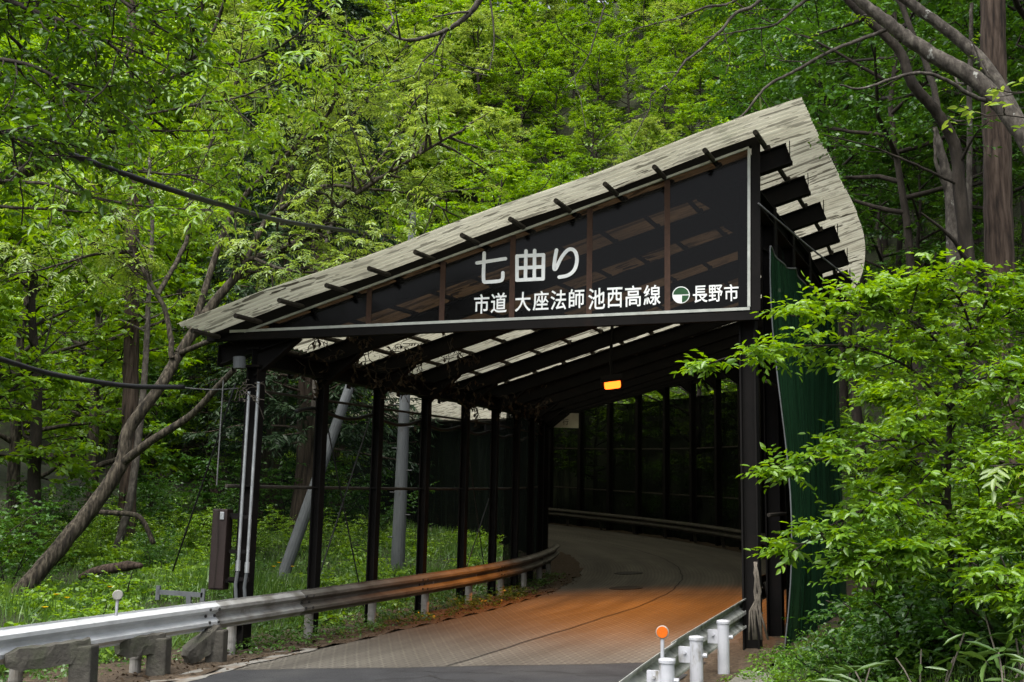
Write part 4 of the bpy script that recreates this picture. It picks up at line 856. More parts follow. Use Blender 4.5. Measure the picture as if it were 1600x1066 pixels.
def plant(proto, used, x, y, scale, rz, label, cat, group, dz=0.0):
    k_ = KN[group] = KN.get(group, -1) + 1
    if k_ in DROP.get(group, ()): random.uniform(0, 1); return None       # nothing of this one can be seen
    o = proto if proto.name not in used else copy_tree(proto)
    PL.append((group, k_, o.name))
    used.add(proto.name); o.location = (x, y, gz(x, y) + dz); o.rotation_euler.z = rz; o.scale = (scale, scale, scale * random.uniform(.92, 1.1)); tag(o, label, cat, group); return o
USED = set()

# --- kinds of background tree
HB = [deciduous(21 + i, 10.5, .20, 3.4 + .3 * i, 20, (M['l_hill'], M['l_walnut'], M['l_bright'])[i], M['bark_dark'], size=(.25, .30, .20)[i], m=(12, 10, 15)[i], flat=(.3, .45, .15)[i], ratio=(.5, .34, .62)[i]) for i in range(3)]
HF = [deciduous(41 + i, 10.0, .16, 3.6, 22, M['l_bright'], M['bark'], size=.26, m=13, flat=.28) for i in range(2)]
HM = [deciduous(61 + i, 8.5, .18, 3.6, 20, M['l_fresh'], M['bark_dark'], size=.20, m=14, flat=.18, upb=.22, ratio=.6) for i in range(2)]
HD = [deciduous(81 + i, 9.0, .12, 3.3, 22, M['l_deep'], M['bark_dark'], size=.24, m=13, flat=.35) for i in range(2)]
HT = [deciduous(101 + i, 15.0, .50, 4.4, 20, M['l_deep'], M['bark_dark'], size=.22, m=11, flat=.3, r0=.17, lean=.09) for i in range(2)]
HC = [conifer(121, 14, .14, 2.6, M['l_conifer'], M['bark_red'])]
BU = [bush(141 + i, 1.3, .8, 7, M['l_under']) for i in range(3)]
BS = [bush(151, 2.6, 1.3, 9, M['l_deep'], size=.13, m=9, ntw=34), bush(152, 2.6, 1.4, 10, M['l_bright'], size=.13, m=9, ntw=34)]

LAB = {
 'HB': ('mid green broadleaf tree on the hillside behind the gallery roof', 'trees on the hillside behind the gallery'),
 'HF': ('bright yellow-green broadleaf tree behind the left field', 'bright trees on the left'),
 'FL': ('pale spring-green tree far back on the hillside', 'far trees on the hillside'),
 'HM': ('fine-leaved fresh green tree just above the gallery roof', 'fine-leaved trees above the gallery roof'),
 'HD': ('dark green low-branching tree in the shade', 'dark trees in the shade'),
 'HT': ('tall dark-trunked forest tree on the steep right slope', 'tall trees on the right slope'),
 'HC': ('dark conifer rising behind the pale spring foliage', 'dark conifers'),
}
def put_tree(kind, protos, x, y, sc_, i): return plant(protos[i % len(protos)], USED, x, y, sc_, random.uniform(0, 6.28), LAB[kind][0], 'tree', LAB[kind][1], -.1)
def spot(px, Y):
    p = at(px, 700, Y); return p.x, Y
# left side: explicit rows of trees (pixel column, distance, scale)
for i, (px, Y, s_) in enumerate([(30, 27, .85), (-110, 22, .8), (150, 33, .95), (-30, 38, 1.15), (110, 44, 1.2), (260, 47, 1.15), (-160, 34, 1.1), (330, 56, 1.25), (200, 58, 1.3), (40, 60, 1.35), (-120, 54, 1.3), (450, 62, 1.15), (500, 44, .6), (330, 37, .6), (90, 50, 1.6), (180, 64, 1.7), (-20, 66, 1.8), (290, 66, 1.6), (380, 70, 1.6), (130, 76, 1.8), (230, 82, 1.8), (40, 84, 1.8)]):
    x, y = spot(px, Y); put_tree('HF', HF, x, y, s_, i)
for i, (px, Y, s_) in enumerate([(415, 41, .62), (240, 36, .5), (560, 56, .9)]):
    x, y = spot(px, Y); put_tree('HD', HD, x, y, s_, i)
for i, (px, Y, s_) in enumerate([(482, 33, 1.35), (425, 37, 1.45), (535, 45, 1.3), (345, 50, 1.2)]):
    x, y = spot(px, Y); put_tree('HC', HC, x, y, s_, i)
# hillside behind and right of the gallery: scattered with a minimum spacing
cand = []
rs_ = random.Random(5)
for _ in range(9000):
    s, n = rs_.uniform(-4, 62), W + rs_.uniform(3.2, 56); t = fr(s)[2]; p = P(s, n); x, y = p.x, p.y; z = gz(x, y)
    u, v, d = px_of((x, y, z + 5))
    if u is None or not (-150 < u < 1750) or v < -420 or v > 820 or d < 13: continue
    if u > 1180 and d < 17: continue
    sp_ = 2.6 if d > 26 else 2.4
    if any((x - a) ** 2 + (y - b) ** 2 < sp_ ** 2 for a, b, *_ in cand): continue
    cand.append((x, y, u, v, d))
    if len(cand) > 270: break
for i, (x, y, u, v, d) in enumerate(cand):
    q = rs_.random()
    if u > 1190:
        if d < 20 and u < 1320: continue
        put_tree('HT', HT, x, y, rs_.uniform(.8, 1.15), i)
    elif u > 820:
        put_tree('HM' if q < .7 else 'HB', HM if q < .7 else HB, x, y, rs_.uniform(.55, .9), i)
    else:
        put_tree('HB' if q < .6 else 'HM', HB if q < .6 else HM, x, y, rs_.uniform(.85, 1.35), i)
fl_ = []
for _ in range(14000):
    s, n = 0, 0; far_ = _ % 2; u0_, d0_ = rs_.uniform(-120, 1000), rs_.uniform(110, 290) if far_ else rs_.uniform(42, 115); y = d0_; x = (u0_ - 800) / 1800 * d0_; n = nearest(x, y)[1][0]
    if -22 < n < W + 3: continue
    u, v, d = px_of((x, y, gz(x, y) + 7))
    if u is None or v < -120 or (u > 620 and not far_) or v > 620: continue
    if any((x - a) ** 2 + (y - b) ** 2 < (64 if far_ else 18) for a, b in fl_): continue
    fl_.append((x, y)); q = rs_.random(); put_tree('FL', HF if q < .5 else HB, x, y, rs_.uniform(2.0, 2.8) if far_ else rs_.uniform(1.2, 1.8), len(fl_))
    if len(fl_) > 230: break
# undergrowth on the right slope
cb = []
for _ in range(9000):
    s, n = rs_.uniform(-5, 50), W + rs_.uniform(2.0, 28); p = P(s, n); x, y = p.x, p.y; z = gz(x, y); u, v, d = px_of((x, y, z + .5))
    if u is None or not (1000 < u < 1680) or v < -60 or v > 1000 or d < 11: continue
    if any((x - a) ** 2 + (y - b) ** 2 < 1.0 for a, b in cb): continue
    cb.append((x, y)); plant(BU[len(cb) % 3], USED, x, y, rs_.uniform(.7, 1.3), rs_.uniform(0, 6.28), 'low leafy shrub of the undergrowth on the steep right slope', 'shrub', 'undergrowth shrubs on the right slope')
    if len(cb) >= 210: break
for i, (px, Y, s_) in enumerate([(20, 20.5, .75), (-70, 19, .9), (80, 26, .7), (140, 27, .6), (225, 29, .75), (300, 31, .9), (365, 33, 1.1), (440, 34, 1.1), (520, 36, 1.0), (250, 24, .45), (590, 38, .9), (-20, 23, .55), (40, 24, .5), (110, 24, .42), (170, 26, .5), (275, 27, .5), (330, 28, .55), (400, 29, .5), (470, 30, .5), (545, 31, .45)]):
    x, y = spot(px, Y); plant(BS[0] if i < 11 else BS[1], USED, x, y, s_, i * 1.3, 'rounded dark leafy bush at the back edge of the left field' if i < 11 else 'bright leafy bush standing in the left field', 'shrub', 'bushes around the left field')

rb_ = random.Random(8)
BF = bush(161, .55, .8, 8, M['l_bright'], size=.10, m=8, name='field_weed', ntw=18)
for i in range(120):
    s, n = rb_.uniform(-6, 26), -rb_.uniform(1.0, 13); p = P(s, n); u, v, d = px_of((p.x, p.y, gz(p.x, p.y)))
    if u is None or not (-30 < u < 800): continue
    plant(BF, USED, p.x, p.y, rb_.uniform(.6, 1.4) * (1 if n > -5 else .95), rb_.uniform(0, 6.28), 'low bright leafy weed clump growing in the left field', 'weed', 'weed clumps in the left field')

# --- hero trees: limbs follow the real ones, twigs grow from them
def hero(name, label, limbs, bark, mode, leafmat, seed, sub=(9, .9), tw=5, size=.09, lenr=(.3, .45), pairs=5, skip=.25, catkin=0, six=True, up=.15, subr=.3, m=9, flat=.4, cat='tree', taper=0, droopy=0):
    rnd = random.Random(seed); rng = np.random.default_rng(seed); b0 = Vector(limbs[0][0][0]); root = empty(name, b0); tag(root, label, cat); wood = MB(); T, D = [], []; CK = []
    for li, (pts, r0, r1, leafy) in enumerate(limbs):
        q = resample(pts, 6 if r0 < .06 else 10); jit_ = .12 if r0 < .06 else .03; n = len(q); q = [p + V(rnd.gauss(0, r0 * jit_), rnd.gauss(0, r0 * jit_), rnd.gauss(0, r0 * jit_)) if 0 < i < n - 1 else p for i, p in enumerate(q)]
        v0 = len(wood.v); kk = 22 if r0 > .19 else 14 if r0 > .06 else 6
        wood.tube(q, [r0 + (r1 - r0) * i / (n - 1) for i in range(n)], kk, cap=False)
        if kk > 6:
            for i in range(n):
                for j in range(kk):
                    e = 1 + .06 * math.sin(j * 2.4 + seed + .06 * i) * math.sin(j * 1.1 + .11 * i) + .012 * math.sin(.5 * i + j * .7) + rnd.gauss(0, .012); p_ = Vector(wood.v[v0 + i * kk + j]); wood.v[v0 + i * kk + j] = tuple(q[i] + (p_ - q[i]) * e)
        if not leafy: continue
        tot = sum((a - b_).length for a, b_ in zip(q, q[1:])); ns = max(2, int(tot * sub[0] * leafy / 3))
        for k in range(ns):
            t = skip + (1 - skip) * (k + rnd.random()) / ns; c = along(q, min(.995, t)); i = min(n - 2, int(t * (n - 1))); dd = (q[i + 1] - q[i]).normalized()
            sd = rdir_around(dd, R(rnd.uniform(30, 80)), rnd.uniform(0, 6.28)); sd.z = sd.z * .6 + up; L = sub[1] * rnd.uniform(.5, 1.3) * (1 - taper * t)
            p2, d2, _ = limb(wood, rnd, c, sd, L, max(.008, min(.03, r0 * subr)), 4, .22, -droopy, 5)
            for j in range(tw):
                tt = .25 + .75 * (j + rnd.random()) / tw; cc = along(p2, min(.99, tt)); td = rdir_around(d2[2], R(rnd.uniform(25, 85)), rnd.uniform(0, 6.28)); td.z = td.z * flat + .08; T.append(cc); D.append(td)
            if catkin and rnd.random() < catkin: CK += [along(p2, rnd.random() * .98) for _ in range(3)]
    wood.build('trunk', bark, root, smooth=True)
    if T:
        lv = LV(); ln = rng.uniform(lenr[0], lenr[1], len(T))
        if mode == 'pinnate': lv.pinnate(T, D, ln, pairs, size, rng=rng)
        else: lv.twigs(T, D, ln, m, size, ratio=.46, rng=rng)
        lv.build('crown', leafmat, root, six)
    if CK:
        lv = LV(); c = np.array(CK); k = len(c); lv.add(c, nrm(-UP + rng.normal(0, .06, (k, 3))), nrm(rng.normal(0, 1, (k, 3)) * np.array([1, 1, .02])), rng.uniform(.14, .28, k), np.full(k, .022)); lv.build('catkin', M['l_catkin'], root)['kind'] = 'stuff'
    return root
def A(*l): return [at(*q) for q in l]
hero('walnut_tree', 'leaning grey-barked tree with feathery pale green leaves left of the gallery roof', [
    (A((20, 938, 19.3), (126, 816, 20), (189, 725, 20.3), (200, 673, 20.4), (246, 610, 20.6), (280, 553, 21)), .145, .09, 0),
    (A((189, 725, 20.3), (235, 690, 20), (297, 650, 19.6), (340, 605, 19.2), (366, 578, 18.9)), .08, .045, 0),
    (A((280, 553, 21), (330, 478, 21.3), (377, 424, 21.5), (397, 404, 21.4), (483, 368, 21), (544, 312, 20.6), (635, 254, 20), (706, 211, 19.5)), .10, .018, 1.1),
    (A((377, 424, 21.5), (415, 345, 21.8), (437, 328, 21.7), (503, 292, 21.2), (564, 295, 20.8), (640, 303, 20.4), (700, 330, 20)), .06, .012, 1),
    (A((300, 520, 21.1), (360, 340, 22), (432, 257, 22), (468, 226, 22), (514, 176, 21.6), (534, 125, 21.3), (560, 60, 21)), .065, .012, 1.1),
    (A((269, 560, 20.8), (262, 500, 21), (246, 461, 21), (222, 420, 21), (206, 393, 21), (177, 330, 21), (120, 270, 20.6), (60, 250, 20)), .055, .012, 1.1),
    (A((246, 461, 21), (290, 380, 22), (300, 300, 22.5), (340, 200, 22.8), (370, 120, 23), (380, 40, 23)), .05, .012, 1.2),
    (A((280, 553, 21), (320, 536, 20.4), (350, 528, 19.8)), .06, .04, 0),
    (A((397, 404, 21.4), (440, 420, 20.5), (500, 425, 20), (580, 400, 19.6)), .04, .010, 1.2),
    (A((544, 312, 20.6), (600, 240, 20.8), (640, 170, 21), (690, 110, 21)), .035, .008, 1.1),
    (A((206, 393, 21), (140, 400, 20.5), (70, 420, 20), (10, 430, 19.5)), .035, .008, .9),
    (A((437, 328, 21.7), (470, 240, 22.2), (560, 170, 22.5), (640, 60, 22.5)), .04, .008, 1.2),
  ], M['bark'], 'pinnate', M['l_walnut'], 301, sub=(19, 1.1), tw=7, size=.10, lenr=(.26, .42), catkin=.35, skip=.22)
hero('walnut_tree', 'spreading tree with hanging catkins whose limbs enter from the upper left edge', [
    (A((-260, 700, 15), (-230, 480, 15), (-120, 310, 15), (-40, 285, 15), (41, 268, 15), (96, 245, 15), (143, 223, 15), (204, 185, 15), (261, 134, 15), (300, 95, 15), (345, 30, 15)), .12, .022, 1.0),
    (A((96, 245, 15), (160, 260, 14.6), (230, 270, 14.3), (310, 275, 14)), .03, .010, 1.2),
    (A((-120, 310, 15), (16, 167, 14.5), (90, 165, 14.5), (150, 142, 14.6), (240, 128, 14.8), (330, 100, 15)), .035, .010, 1.2),
    (A((16, 167, 14.5), (96, 178, 14.8), (185, 200, 15), (290, 205, 15), (400, 200, 15.2)), .028, .010, 1.2),
    (A((-40, 310, 15.2), (0, 322, 15), (90, 328, 15), (170, 335, 15)), .03, .010, .7),
    (A((-60, 280, 15), (64, 287, 14.6), (130, 306, 14.4), (230, 323, 14.2), (330, 328, 14)), .028, .010, .8),
    (A((300, 95, 15), (360, 100, 14.8), (420, 82, 14.6), (470, 50, 14.4), (500, 20, 14.4)), .025, .010, 1.2),
    (A((204, 185, 15), (300, 165, 14.2), (380, 150, 14), (455, 115, 13.8)), .022, .008, 1.1),
  ], M['bark'], 'pinnate', M['l_bright'], 302, sub=(13, .9), tw=5, size=.125, lenr=(.3, .45), catkin=.8, skip=.3, pairs=4)
hero('overhanging_tree', 'shaded near tree whose dark leaves hang into the top left corner', [
    (A((-420, 760, 9), (-380, 300, 9), (-250, 60, 9), (-60, -30, 9), (100, -60, 9), (240, -80, 9)), .12, .03, 1.2),
    (A((-250, 60, 9), (-80, 90, 8.8), (40, 100, 8.6), (140, 150, 8.5)), .03, .010, 1.3),
    (A((-60, -30, 9), (60, 20, 8.7), (140, 50, 8.6), (200, 90, 8.5)), .025, .010, 1.5),
    (A((100, -60, 9), (190, 0, 8.8), (240, 40, 8.7)), .02, .008, 1.5),
    (A((-250, 60, 9), (-120, 170, 8.6), (-20, 200, 8.5), (60, 230, 8.4)), .02, .008, 1.3),
    (A((-60, -30, 9), (20, 60, 9.4), (90, 120, 9.6), (160, 190, 9.8)), .02, .008, 1.5),
  ], M['bark_dark'], 'twigs', M['l_near'], 303, sub=(22, .6), tw=6, size=.085, lenr=(.25, .45), up=-.15, droopy=.08, skip=.12)
hero('slender_tree', 'straight reddish-brown trunk standing upright behind the leaning tree', [
    (A((196, 850, 27), (202, 700, 27), (206, 500, 27), (208, 350, 27), (205, 180, 27), (205, 0, 27), (205, -160, 27)), .21, .10, .5), ], M['bark_red'], 'twigs', M['l_bright'], 304, sub=(8, 1.6), tw=7, size=.13, skip=.55, six=False)
hero('slender_tree', 'thin pale crooked trunk right behind the leaning tree', [
    (A((176, 880, 25.5), (205, 770, 25.5), (225, 600, 26), (232, 470, 26.2), (238, 340, 26.5), (230, 200, 27)), .10, .03, .6), ], M['bark_pale'], 'twigs', M['l_bright'], 305, sub=(9, 1.2), tw=6, size=.12, skip=.5, six=False)
hero('slender_tree', 'short dark trunk at the far left among bright leaves', [
    (A((52, 850, 24), (54, 730, 24), (58, 600, 24), (50, 480, 24), (60, 360, 24)), .15, .05, .9), ], M['bark_dark'], 'twigs', M['l_bright'], 306, sub=(13, 1.5), tw=7, size=.12, skip=.3, six=False)
hero('slender_tree', 'pale thin trunk rising behind the leaning tree above the roof edge', [
    (A((490, 640, 28), (503, 440, 28), (515, 360, 28), (560, 250, 28)), .07, .03, .7), ], M['bark_pale'], 'twigs', M['l_walnut'], 307, sub=(8, 1.0), tw=6, size=.10, skip=.4, six=False)
# right side
hero('big_tree', 'thick upright trunk with fissured brown bark at the right edge', [
    (A((1598, 1010, 15.5), (1584, 850, 15.5), (1576, 680, 15.5), (1562, 400, 15.5), (1556, 180, 15.5), (1551, 0, 15.5), (1546, -180, 15.5), (1540, -360, 15.5)), .235, .14, 0),
    (A((1548, -120, 15.5), (1450, -200, 15), (1300, -260, 14.5), (1150, -280, 14)), .07, .02, 1.6), (A((1545, -200, 15.5), (1640, -260, 15), (1760, -300, 14.5)), .07, .02, 1.5),
    (A((1542, -260, 15.5), (1480, -380, 17), (1380, -460, 18.5)), .07, .02, 1.6),
  ], M['bark_red'], 'twigs', M['l_deep'], 311, sub=(12, 1.5), tw=8, size=.13, six=False, skip=.2)
hero('leaning_tree', 'pale lichen-spotted leaning tree whose boughs arch over the roof from the upper right', [
    (A((1760, 760, 13.5), (1720, 480, 13.5), (1650, 300, 13.6), (1595, 205, 13.8), (1530, 130, 14), (1450, 82, 14.2), (1390, 38, 14.3), (1330, -12, 14.4), (1250, -90, 14.4)), .165, .055, .25),
    (A((1640, 290, 13.6), (1600, 205, 14.4), (1545, 110, 14.7), (1490, 55, 14.9), (1410, -5, 15), (1360, -60, 15)), .10, .06, .2),
    (A((1250, -90, 14.4), (1000, -120, 13.8), (860, -70, 13.4), (770, -20, 13.2), (735, 20, 13.2), (700, 46, 13.2), (650, 62, 13.2), (618, 58, 13.2), (597, 38, 13.2)), .06, .008, .35),
    (A((700, 46, 13.2), (680, 78, 13.2), (662, 95, 13.2), (645, 118, 13.2), (610, 128, 13.3)), .014, .006, .6),
    (A((765, -10, 13.2), (772, 60, 13.2), (765, 110, 13.2)), .012, .006, .7),
    (A((1250, -90, 14.4), (1188, 0, 14.2), (1151, 20, 14.2), (1126, 48, 14.2), (1089, 82, 14.2), (1069, 98, 14.1), (1047, 129, 14.1), (1019, 148, 14), (1014, 172, 14), (985, 225, 14)), .026, .006, .5),
    (A((1400, 40, 14.3), (1350, 60, 14.4), (1300, 79, 14.4), (1244, 110, 14.4), (1207, 129, 14.4), (1185, 149, 14.3), (1160, 180, 14.3), (1117, 203, 14.2), (1084, 222, 14.2)), .030, .008, .5),
    (A((1250, -90, 14.4), (1154, -2, 15), (1103, 11, 15), (1061, 28, 15), (1005, 42, 15), (960, 60, 15)), .026, .006, .7),
    (A((1330, -12, 14.4), (1267, -2, 14.8), (1238, 17, 14.8), (1210, 39, 14.8), (1160, 48, 14.8), (1100, 60, 14.8)), .030, .008, .7),
    (A((860, -70, 13.4), (937, 0, 13.6), (941, 20, 13.6), (929, 59, 13.6), (917, 93, 13.6), (884, 138, 13.6)), .014, .006, .8),
    (A((1560, 165, 14), (1520, 150, 13.9), (1470, 121, 13.8), (1420, 115, 13.7), (1350, 138, 13.6), (1312, 133, 13.5)), .035, .012, 0),
  ], M['bark_pale'], 'twigs', M['l_fresh'], 312, sub=(7, .7), tw=4, size=.07, lenr=(.2, .4), skip=.25, m=8, catkin=.05)
hero('slender_tree', 'dark crooked slender tree between the roof edge and the big trunk', [
    (A((1535, 640, 15.2), (1515, 430, 15.2), (1500, 300, 15.2), (1492, 230, 15.2), (1465, 178, 15.1), (1425, 130, 15), (1405, 80, 15), (1360, 35, 15), (1325, 0, 15), (1290, -60, 15)), .10, .045, .2),
    (A((1500, 290, 15.2), (1440, 262, 15), (1370, 232, 14.9), (1285, 210, 14.8)), .025, .008, .5),
    (A((1520, 420, 15.2), (1485, 370, 15), (1438, 332, 14.8)), .045, .012, .0),
    (A((1465, 178, 15.1), (1455, 120, 15.6), (1430, 60, 16), (1400, -10, 16.2)), .05, .04, .3),
  ], M['bark_dark'], 'twigs', M['l_deep'], 313, sub=(8, .9), tw=6, size=.09)
hero('dead_snag', 'broken pale dead stump split at its top on the right slope', [
    (A((1498, 560, 19), (1490, 335, 19), (1482, 285, 19), (1470, 235, 19), (1461, 198, 19)), .16, .035, 0), (A((1480, 300, 19), (1464, 258, 18.9), (1460, 215, 18.9)), .05, .02, 0)], M['bark_pale'], 'twigs', M['l_deep'], 314)
hero('dead_snag', 'thin pale broken pole of a tree near the top right', [(A((1514, 420, 17), (1516, 110, 17), (1517, 60, 17), (1518, 5, 17)), .05, .03, 0)], M['bark_pale'], 'twigs', M['l_deep'], 315)

# foreground shrubs on the right: layered sprays of fresh leaves
hero('leafy_shrub', 'large fresh green shrub with layered branches reaching over the gallery entrance', [
    (A((1482, 1000, 9.6), (1486, 860, 9.6), (1480, 740, 9.6), (1490, 620, 9.6), (1520, 520, 9.6), (1560, 430, 9.6)), .035, .012, .8),
    (A((1486, 640, 9.6), (1420, 575, 9.4), (1350, 545, 9.2), (1280, 540, 9.0), (1190, 546, 8.9), (1082, 574, 8.8)), .014, .004, .6),
    (A((1484, 700, 9.6), (1420, 690, 9.3), (1370, 690, 9.1), (1300, 712, 8.9), (1205, 740, 8.8)), .014, .004, .75),
    (A((1500, 580, 9.6), (1450, 520, 9.3), (1380, 480, 9.2), (1320, 470, 9.1), (1240, 495, 9.0)), .014, .004, 1.0),
    (A((1520, 520, 9.6), (1500, 470, 9.4), (1470, 440, 9.3), (1420, 440, 9.2), (1370, 470, 9.2)), .012, .004, 1.4),
    (A((1486, 790, 9.6), (1420, 780, 9.2), (1375, 790, 9.0), (1310, 815, 8.8), (1230, 868, 8.7)), .013, .004, .9),
    (A((1486, 850, 9.6), (1420, 850, 9.0), (1385, 860, 8.8), (1340, 890, 8.7)), .012, .004, 1.2),
    (A((1490, 620, 9.6), (1540, 590, 9.2), (1600, 600, 9.0), (1660, 620, 8.8)), .012, .004, 1.4),
    (A((1484, 740, 9.6), (1540, 720, 9.1), (1600, 730, 8.8), (1660, 760, 8.6)), .012, .004, 1.4),
    (A((1486, 820, 9.6), (1550, 810, 9.0), (1610, 830, 8.7), (1670, 860, 8.5)), .012, .004, 1.4),
    (A((1480, 740, 9.6), (1440, 640, 10.2), (1420, 610, 10.6), (1370, 620, 10.8)), .012, .004, 1.4),
    (A((1486, 800, 9.6), (1430, 720, 10.4), (1400, 740, 10.8), (1360, 770, 11)), .012, .004, 1.4),
    (A((1500, 560, 9.6), (1560, 500, 9.8), (1620, 470, 9.8)), .012, .004, 1.4),
    (A((1486, 860, 9.6), (1520, 880, 8.8), (1560, 910, 8.4), (1620, 940, 8.2)), .012, .004, 1.3),
  ], M['bark_dark'], 'twigs', M['l_fresh'], 321, sub=(42, .42), tw=7, size=.088, lenr=(.16, .30), up=.06, m=8, flat=.25, skip=.10, cat='shrub', taper=.84)
hero('leafy_shrub', 'darker green shrub behind the layered one at the right edge', [
    (A((1560, 1000, 11.6), (1570, 820, 11.6), (1560, 640, 11.6), (1590, 480, 11.6)), .03, .01, 1.2), (A((1566, 760, 11.6), (1480, 690, 11.8), (1400, 670, 12)), .014, .004, 1.4), (A((1566, 830, 11.6), (1450, 800, 11.8), (1420, 810, 12), (1390, 850, 12)), .014, .004, 1.4),
    (A((1562, 660, 11.6), (1640, 600, 11.6), (1700, 570, 11.6)), .014, .004, 1.4), (A((1566, 900, 11.6), (1450, 890, 11.5), (1410, 910, 11.5), (1370, 940, 11.5)), .014, .004, 1.5), (A((1566, 860, 11.6), (1640, 850, 11.3), (1720, 850, 11)), .014, .004, 1.4),
    (A((1562, 600, 11.6), (1500, 540, 11.9), (1420, 540, 12.2), (1370, 580, 12.3)), .014, .004, 1.3),
  ], M['bark_dark'], 'twigs', M['l_under'], 322, sub=(40, .55), tw=7, size=.085, lenr=(.18, .35), up=.06, m=8, flat=.3, skip=.10, cat='shrub', taper=.5)
hero('leaf_spray', 'light green spray of young leaves in front of the big trunk', [(A((1700, 160, 9), (1630, 185, 9), (1560, 180, 9), (1500, 190, 9)), .008, .003, 1.0), (A((1680, 140, 9), (1620, 142, 9), (1560, 152, 9)), .008, .003, 1.0)], M['bark_dark'], 'twigs', M['l_walnut'], 323, sub=(12, .2), tw=2, size=.10, lenr=(.12, .25), m=4, cat='branch')
hero('leaf_spray', 'pale young compound leaves at the right edge beside the trunk', [(A((1680, 800, 8.4), (1640, 740, 8.3), (1590, 725, 8.2), (1552, 730, 8.1)), .008, .003, 1.0)], M['bark_dark'], 'pinnate', M['l_walnut'], 324, sub=(10, .2), tw=2, size=.10, lenr=(.2, .3), pairs=3, cat='branch')
BL = bush(171, .8, .9, 9, M['l_deep'], size=.075, m=8, name='low_shrub', six=True, ntw=26)  # dark leaf colour stands in for the shade under the large shrub
for i, (px, Y, s_) in enumerate([(1360, 10.2, .8), (1400, 10.4, 1.1), (1460, 10.2, 1.1), (1530, 9.8, 1.1), (1590, 9.4, 1.2), (1370, 11.6, .9), (1430, 11.8, 1.3), (1560, 11, 1.4), (1640, 10.5, 1.4)]):
    x = at(px, 950, Y).x; plant(BL, USED, x, Y, s_, i * 1.7, 'low leafy shrub beneath the large layered shrub on the right bank', 'shrub', 'low shrubs on the right bank')
# bamboo grass
for i, (px, Y, h_) in enumerate([(1440, 8.6, .75), (1392, 8.2, .55), (1560, 8.2, .9), (1600, 8.8, 1.0), (1520, 7.6, .6), (1350, 8.8, .5), (1580, 7.4, .7)]):
    x = at(px, 900, Y).x; z = gz(x, Y); t = empty('bamboo_grass', (x, Y, z)); rnd = random.Random(900 + i); rng = np.random.default_rng(900 + i); wood = MB(); lv = LV(); T, D = [], []
    for k in range(4):
        d = V(rnd.gauss(0, .25), rnd.gauss(0, .25), 1); pts, ds, _ = limb(wood, rnd, V(x + rnd.gauss(0, .1), Y + rnd.gauss(0, .1), z - .05), d, h_ * rnd.uniform(.7, 1.1), .004, 5, .08, 0, 5)
        for j in range(5): T.append(pts[-1 - (j > 2)]); az = rnd.uniform(0, 6.28); D.append((math.cos(az), math.sin(az), rnd.uniform(-.5, .5)))
    wood.build('stem', M['twig_pale'], t); k = len(T); d = nrm(np.array(D)); n = nrm(UP + rng.normal(0, .3, (k, 3))); n = nrm(n - d * (n * d).sum(1, keepdims=True)); L = rng.uniform(.16, .28, k); lv.add(np.array([list(q) for q in T]), d, n, L, L * .17); lv.build('blade', M['l_sasa'], t, True)['kind'] = 'stuff'
    tag(t, 'clump of broad-bladed bamboo grass at the bottom right', 'plant', 'bamboo grass at the bottom right')

# --- ground cover
def scatter(k, srange, nrange, rng):
    s = rng.uniform(*srange, k); n = rng.uniform(*nrange, k); x = np.interp(s, AS, AX); y = np.interp(s, AS, AY); t = np.interp(s, AS, ATH)
    x = x + n * np.cos(t); y = y - n * np.sin(t); return x, y, ground(x, y), s, n
def grass(name, regions, size, seed, mat, ratio=.05, lean=.35):
    rng = np.random.default_rng(seed); lv = LV()
    for k, sr, nr in regions:
        x, y, z, s, n = scatter(k, sr, nr, rng); keep = (np.sin(x * 1.3 + 2) * np.cos(y * 1.1) + rng.normal(0, .6, k)) > -.9; x, y, z = x[keep], y[keep], z[keep]; k = len(x)
        d = nrm(UP + rng.normal(0, lean, (k, 3)) * np.array([1, 1, .3])); nn_ = rng.normal(0, 1, (k, 3)); nn_ = nrm(nn_ - d * (nn_ * d).sum(1, keepdims=True)); L = size * rng.uniform(.4, 1.3, k) * (.75 + .35 * np.sin(x * .9) * np.cos(y * .8 + 1))
        lv.add(np.stack([x, y, z - .03], 1), d, nn_, L, np.maximum(L * ratio, .008))
    o = lv.build(name, mat); tag(o, kind='stuff'); return o
def weeds(name, regions, size, seed, mat):
    rng = np.random.default_rng(seed); lv = LV()
    for k, sr, nr, hmax in regions:
        x, y, z, s, n = scatter(k, sr, nr, rng); cl = np.clip(.55 + .45 * np.sin(x * 2.1 + 1) * np.cos(y * 1.9), .08, 1); T = np.stack([x, y, z + rng.uniform(0, 1, k) ** 1.3 * hmax * cl], 1); D = rng.normal(0, 1, (k, 3)) * np.array([1, 1, .25])
        lv.twigs(T, D, rng.uniform(.08, .2, k), 5, size, rng=rng, ratio=.55)
    o = lv.build(name, mat); tag(o, kind='stuff'); return o
grass('field_grass', [(42000, (-9, 12), (-9, -.9)), (34000, (6, 34), (-12, -.7)), (14000, (-14, 10), (-18, -9))], .42, 501, M['l_grass'], .045)
weeds('field_weeds', [(5200, (-10, 12), (-8, -.5), .4), (3600, (8, 32), (-11, -.6), .45), (3200, (-14, 10), (-17, -8), .7)], .085, 502, M['l_weed'])
weeds('verge_weeds', [(1700, (-.6, 9.5), (-.5, .75), .34), (500, (9, 14), (-.3, .6), .22), (260, (-7, -.8), (-.7, .15), .25)], .062, 503, M['l_weed'])
weeds('bank_weeds', [(5200, (-7, 3), (W + .55, W + 6.5), .38), (900, (-6, .5), (W + .25, W + .9), .12), (3500, (2, 14), (W + .9, W + 6), .5)], .055, 504, M['l_under'])
grass('bank_grass', [(16000, (-7, 2.5), (W + .5, W + 5))], .26, 505, M['l_grass'], .035)
